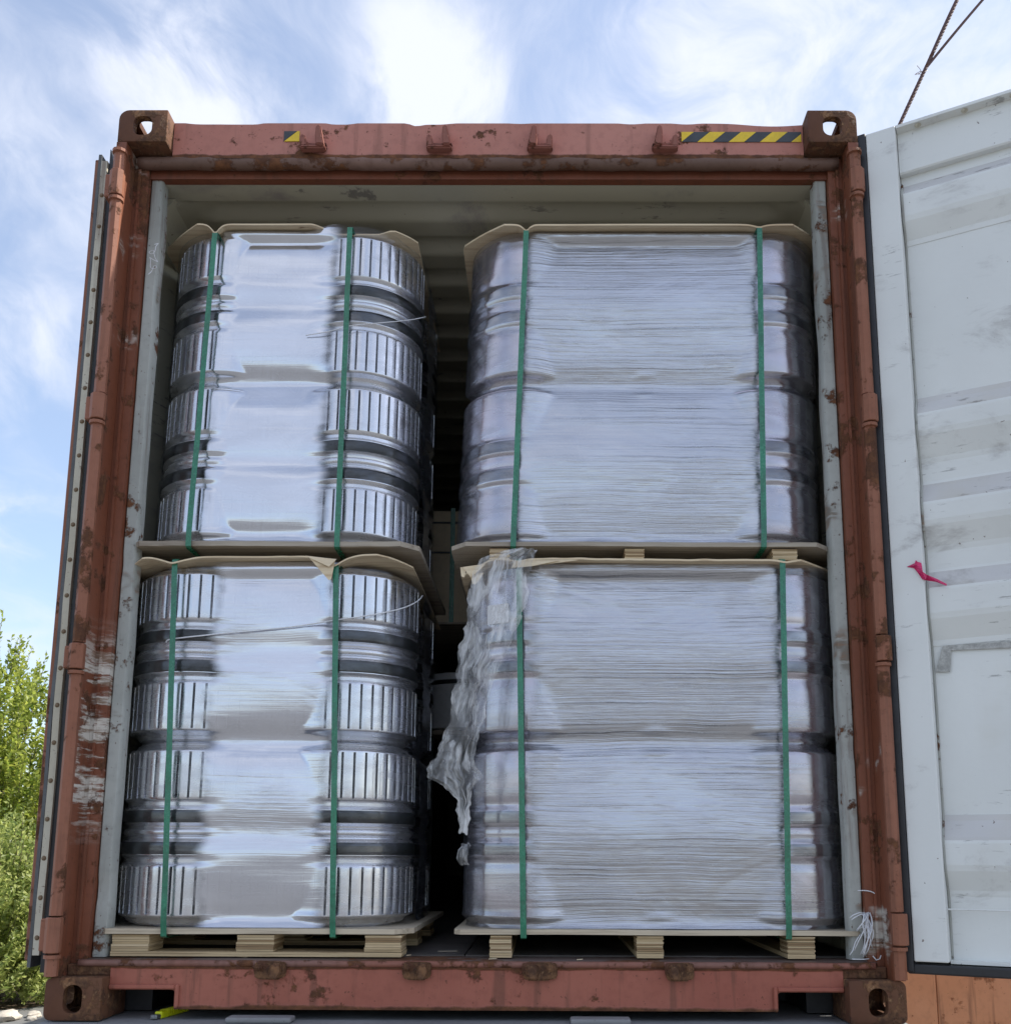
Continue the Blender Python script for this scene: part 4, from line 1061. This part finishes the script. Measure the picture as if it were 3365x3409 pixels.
bb = BM(); box(bb, -.25, .5, -.02, .62, -.015, -.006, .001); obj('deck', bb, PLYD, b)
for xq in (-.2, .15, .42):
    bb = BM(); box(bb, xq-.04, xq+.04, .05, .6, -.0135, -.0); 
    obj('batten', bb, DARKST, b)

# ================================================================== SMALL THINGS
# twine tassel at the right post
tw = empty('twine_tassel', (1.14, .085, .30), 'frayed bundle of white twine hanging at the foot of the right post', 'twine')
rnd = random.Random(5)
for k in range(16):
    b = BM(); x = rnd.uniform(-.012, .008); L_ = rnd.uniform(.04, .125); pts = []
    sw = rnd.uniform(-.035, .012)
    for i in range(9): t_ = i/8; pts.append((x+sw*t_*t_+.006*math.sin(t_*5+k), -.004-.016*math.sin(t_*3)-k*.0006, -L_*t_+.004*math.sin(k)))
    tube(b, pts, .0017, 5); obj('strand', b, STRING, tw)
for pts in ([(0, -.004, 0), (-.02, -.012, .003), (-.04, -.014, -.004), (-.05, -.012, -.012)], [(0, -.004, -.002), (-.018, -.012, -.002), (-.038, -.014, -.012), (-.045, -.012, -.018)], [(-.02, -.006, -.06), (-.035, -.008, -.08), (-.045, -.01, -.105), (-.055, -.01, -.118)],
            [(.0, -.012, -.128), (-.02, -.014, -.130), (-.05, -.014, -.129)], [(.012, -.01, -.12), (.02, -.016, -.131), (.03, -.016, -.128), (.034, -.016, -.118)]):
    b = BM(); tube(b, pts, .0017, 5); obj('strand', b, STRING, tw)
cord('short white cord tied round the right post ridge', [(1.120, .083, .366), (1.140, .080, .366), (1.150, .076, .365), (1.160, .072, .362), (1.166, .070, .358)], .0016, STRING, 'cord', 'cord')
pts = []
for i in range(26):
    t_ = i/25; pts.append((-1.106+.012*math.sin(t_*17)+.004*math.sin(t_*41), .086+.003*math.sin(t_*29), 2.46-.10*t_+.012*math.sin(t_*23)))
cord('tangled white thread snagged on the left inner tube near the top', pts, .0011, STRING, 'thread', 'thread')
# magenta seal tape on the door
rib = BM(); hx = Matrix.Translation((1.245, 0, 0)) @ Matrix.Rotation(R(-28), 4, 'Z')
for poly in ([(.045, -.003, 1.325), (.070, -.012, 1.331), (.073, -.006, 1.342), (.078, -.014, 1.334), (.088, -.006, 1.331), (.092, -.018, 1.300), (.074, -.010, 1.306), (.066, -.004, 1.318)],
             [(.074, -.012, 1.306), (.092, -.018, 1.300), (.102, -.006, 1.292), (.098, -.012, 1.276), (.088, -.004, 1.280)],
             [(.088, .004, 1.280), (.102, -.008, 1.292), (.128, .006, 1.279), (.153, .012, 1.262), (.152, .010, 1.256), (.124, .004, 1.270), (.098, -.004, 1.276)]):
    vs = [rib.verts.new(hx @ Vector(p)) for p in poly]; c0 = rib.verts.new(sum((v.co for v in vs), Vector())/len(vs)+Vector((0, -.006, 0)))
    for i in range(len(vs)): rib.faces.new((vs[i], vs[(i+1) % len(vs)], c0))
tag(obj('seal_tape', rib, PINK), 'crumpled magenta tape scrap stuck to the open white door', 'tape')
# utility knife on the trailer in the pocket
kn = empty('utility_knife', (-.912, .085, -.003), 'bright yellow utility knife lying in the left fork pocket', 'knife', rot=(0, 0, R(79)))
b = BM(); box(b, -.02, .135, -.012, .012, 0, .020, .004, 2)
for k in range(11): box(b, .012+k*.010, .016+k*.010, -.0128, .0128, .004, .0206)
obj('handle', b, LIME, kn)
b = BM(); box(b, -.045, -.0205, -.010, .010, .002, .014, .002, 1); obj('tip', b, STEELY, kn)
# chips on the floor
rnd = random.Random(9)
for (x, y, l, w_, a, z, lab) in ((-.105, .30, .06, .012, .2, .1672, 'grey flat wood chip on the container floor in the gap'), (.045, .10, .022, .006, .05, .1640, 'small pale wood chip on the sill, nearest the lower right pallet block'),
                      (-.70, .13, .035, .006, -.5, .1640, 'thin pale wood sliver on the sill below the lower left pallet'), (-.215, .20, .016, .006, .6, .1640, 'tiny pale wood crumb beside the lower left pallet runner'), (.30, .09, .018, .005, .2, .1640, 'pale wood chip on the middle of the sill')):
    b = BM(); box(b, -l/2, l/2, -w_/2, w_/2, 0, .002)
    for v in b.verts: v.co.z += .001*nz(v.co.x*60, v.co.y*60); v.co.x += .2*w_*(1 if v.co.y > 0 else -1)
    tag(obj('wood_chip', b, PLY if z < .167 else PLYD, loc=(x, y, z), rot=(0, 0, a)), lab, 'wood chip', 'wood chips on the container floor')

# ================================================================== TRAILER
tr = empty('trailer', (0, 0, 0), 'weathered grey flatbed trailer carrying the red container', 'trailer')
b = BM(); box(b, -1.222, 1.235, -.03, L, -.05, -.0035, .004)
obj('deck', b, DECK, tr)
b = BM()
for xa, xb in ((-.70, -.515), (.27, .44)): 
    box(b, xa, xb, -.012, .045, -.003, .0125, .005, 2)
obj('bolster_plate', b, DECK, tr)
b = BM()
for sx in (-1, 1):
    box(b, *sorted((sx*.40, sx*.55)), .1, L, -.42, -.052)
box(b, -1.2, 1.2, .02, .12, -.25, -.052)
obj('chassis_beam', b, DARKST, tr)
for sx in (-1, 1):
    for y in (7.2, 8.5, 9.8):
        b = BM(); lathe(b, [(.28, -.12), (.46, -.14), (.49, -.09), (.49, .09), (.46, .14), (.28, .12), (.2, .1), (.001, .1)], 32, 0, (0, 0, 0), 'x')
        obj('wheel', b, TYRE, tr, smooth=40, loc=(sx*1.02, y, -.71))
for sx in (-1, 1):
    b = BM(); box(b, *sorted((sx*.62, sx*.74)), 2.5, 2.62, -1.198, -.052); box(b, *sorted((sx*.56, sx*.8)), 2.44, 2.68, -1.1995, -1.16)
    obj('landing_leg', b, DARKST, tr)
# steel sheet hoarding to the right
pn = empty('sheet_hoarding', (1.35, .8, -1.2), 'rust-orange sheet metal hoarding below the open right door', 'hoarding')
x = 0; widths = (.252, .62, .62, .62, .62)
for w_ in widths:
    b = BM(); box(b, x+.0015, x+w_-.0015, random.uniform(0, .002), .02, 0, 1.75, .002); obj('panel', b, ORANGE, pn); x += w_
b = BM()
for xq in (.02, .9, 1.8, 2.7): box(b, xq, xq+.06, .021, .08, 0, 1.74)
obj('post', b, DARKST, pn)
b = BM(); vs = [b.verts.new(p) for p in ((.262, -.0015, 1.08), (.50, -.0015, 1.02), (.50, -.0015, .7), (.255, -.0015, .7))]; b.faces.new(vs)
rr = bmesh.ops.extrude_face_region(b, geom=list(b.faces))
for v in [q for q in rr['geom'] if isinstance(q, bmesh.types.BMVert)]: v.co.y += .0012
bmesh.ops.recalc_face_normals(b, faces=list(b.faces))
obj('pale_patch', b, painted('pale_rusted_patch', (.44, .25, .17), .36, .6, (.5, .28, .19), seed=2.9, scale=14), pn)

# wire rope sling rising behind the door
wr = empty('wire_rope', (1.72, 1.0, 3.55), 'dark wire rope rising behind the open door and splitting into two strands', 'wire rope')
o0 = Vector((1.72, 1.0, 3.55)); A0 = Vector((1.64, 1.0, 3.40)); A = Vector((1.764, 1.0, 3.664)); Bp = Vector((1.881, 1.0, 3.915)); T1 = Vector((2.09, 1.0, 4.363)); T2 = Vector((2.27, 1.0, 4.40))
def twist(p, q, rad, off, turns, n=90):
    d = (q-p); t = d.normalized(); a = Vector((0, 1, 0)); c_ = t.cross(a); out = []
    for i in range(n+1):
        s = i/n; an = s*turns*6.283; out.append(p+d*s+(a*math.cos(an)+c_*math.sin(an))*off-o0)
    return out
b = BM()
for k in range(3):
    pp = twist(A0, Bp, .006, .0065, 14); rot = k*2.094
    d = (Bp-A0); t = d.normalized(); a = Vector((0, 1, 0)); c_ = t.cross(a)
    tube(b, [A0+d*(i/120)+(a*math.cos(i/240*20*6.283+rot)+c_*math.sin(i/240*20*6.283+rot))*.0024-o0 for i in range(241)], .0066, 6)
obj('lay', b, ROPE, wr)
for T in (T1, T2):
    b = BM(); mid = Bp+(T-Bp)*.5+Vector((-.006, 0, .004))
    d = None; pts = [Bp-o0, mid-o0, T-o0]; P = []
    for i in range(41):
        s = i/40; P.append(pts[0]*(1-s)**2+pts[1]*2*s*(1-s)+pts[2]*s*s)
    tube(b, P, .0062, 8); obj('strand', b, ROPE, wr)
b = BM(); rnd = random.Random(3)
for k in range(8):
    p = Bp-o0-(Bp-A).normalized()*rnd.uniform(0, .05); e_ = Vector((rnd.uniform(-.035, .03), rnd.uniform(-.02, .02), rnd.uniform(-.035, .04)))
    tube(b, [p, p+e_*.5+Vector((0, 0, .006)), p+e_], .0012, 4)
obj('frayed_ends', b, plain('frayed_wire', (.30, .22, .14), .5, .3), wr)

# ================================================================== SHRUBS AND RUBBLE
def shrub(label, cx, cy, z0, rx, ry, zt, ntw, nl, lsz, mat, seed, spiky=.5):
    rnd = random.Random(seed); root = empty('shrub', (cx, cy, z0), label, 'shrub', None)
    Hh = zt-z0; vs = []; fs = []; tv = BM()
    for k in range(7):
        a = rnd.uniform(0, 6.283); q = rnd.uniform(.1, .5)
        p1 = Vector((q*rx*.5*math.cos(a), q*ry*.5*math.sin(a), Hh*.35)); p2 = Vector((q*rx*1.3*math.cos(a), q*ry*1.3*math.sin(a), Hh*rnd.uniform(.6, .85)))
        tube(tv, [(p1*.15).to_tuple(), p1, (p1+p2)/2+Vector((rnd.uniform(-.1, .1), rnd.uniform(-.1, .1), 0)), p2], [.05, .035, .025, .01], 6)
    obj('stem', tv, BARK, root); tw_ = BM()
    for k in range(ntw):
        # twig root inside the crown volume, biased to the shell
        while True:
            u = Vector((rnd.uniform(-1, 1), rnd.uniform(-1, 1), rnd.uniform(0, 1)))
            rr_ = math.sqrt(u.x**2+u.y**2)
            prof_ = 1.0*(1-max(0, u.z-.45)**1.6*1.9)*(1+.22*nz(u.x*2.3+seed, u.y*2.3, u.z*4))
            if rr_ < prof_ and rr_ > .35*prof_*(1-u.z*.8): break
        p = Vector((u.x*rx, u.y*ry, u.z*Hh*.9))
        d = Vector((u.x*.8, u.y*.8, spiky+rnd.uniform(.0, .7)+u.z*.6))+Vector((rnd.uniform(-.4, .4), rnd.uniform(-.4, .4), 0)); d.normalize()
        Lt = rnd.uniform(.25, .6)*(1.25 if u.z > .7 else 1)
        e_ = p+d*Lt+Vector((0, 0, .05))
        if k % 3 == 0: tube(tw_, [p, p+d*Lt*.5, e_], [.005, .004, .002], 3, False)
        for i in range(nl):
            s = (i+rnd.random())/nl; c0 = p+(e_-p)*s
            side = Vector((rnd.uniform(-1, 1), rnd.uniform(-1, 1), rnd.uniform(-.5, .9))).normalized()
            ld_ = (side+d*.5).normalized(); sz = lsz*rnd.uniform(.6, 1.25)*(1.1-.4*s)
            wv_ = ld_.cross(Vector((rnd.uniform(-1, 1), rnd.uniform(-1, 1), rnd.uniform(-1, 1)))).normalized()*sz*.27
            nrm = ld_.cross(wv_).normalized()
            st = len(vs); m_ = c0+ld_*sz*.5
            vs += [c0[:], (m_+wv_+nrm*sz*.07)[:], (c0+ld_*sz)[:], (m_-wv_+nrm*sz*.07)[:]]
            fs += [(st, st+1, st+2), (st, st+2, st+3)]
    obj('twigs', tw_, BARK, root)
    me = bpy.data.meshes.new('crown'); me.from_pydata(vs, [], fs); me.materials.append(mat); me.update()
    obj('crown', me, mat, root)
    return root
shrub('tall leafy green shrub beyond the container, its twigs against the sky', -7.75, 11.3, -1.2, 1.65, 1.5, 3.62, 1900, 28, .10, LEAF, 3, .8)
shrub('low pale green shrub in front of the tall one', -6.25, 8.95, -1.2, 1.0, .8, .62, 1300, 28, .08, LEAF2, 8, .2)
b = BM(); g = bmesh.ops.create_circle(b, cap_ends=True, segments=40, radius=1)
for v in b.verts: rr_ = 1+.18*nz(v.co.x*2, v.co.y*2); v.co = Vector((v.co.x*2.2*rr_, v.co.y*2.0*rr_, 0))
tag(obj('soil_bed', b, SOIL, loc=(-6.9, 10.2, -1.195)), kind='structure')
rnd = random.Random(12)
for k, (x, y, s, lab) in enumerate(((-5.22, 7.72, .12, 'large pale stone slab on the ground left of the trailer'), (-5.05, 7.95, .07, 'rounded pale stone behind the large slab'), (-4.98, 7.75, .05, 'small pale stone nearest the trailer corner'), (-5.42, 8.1, .05, 'small stone at the edge of the dark soil under the shrub'))):
    b = BM(); bmesh.ops.create_icosphere(b, subdivisions=3, radius=1)
    for v in b.verts:
        q = v.co.copy(); f = 1+.28*nz(q.x*1.6+k*3, q.y*1.6, q.z*1.6)+.07*nz(q.x*5, q.y*5+k, q.z*5)
        v.co = Vector((q.x*s*1.3*f, q.y*s*f, max(q.z*f, -.55)*s*.55))
    tag(obj('stone', b, STONE, smooth=50, loc=(x, y, -1.2+s*.3), rot=(0, 0, rnd.uniform(0, 3))), lab, 'stone', 'stones on the ground by the shrubs')
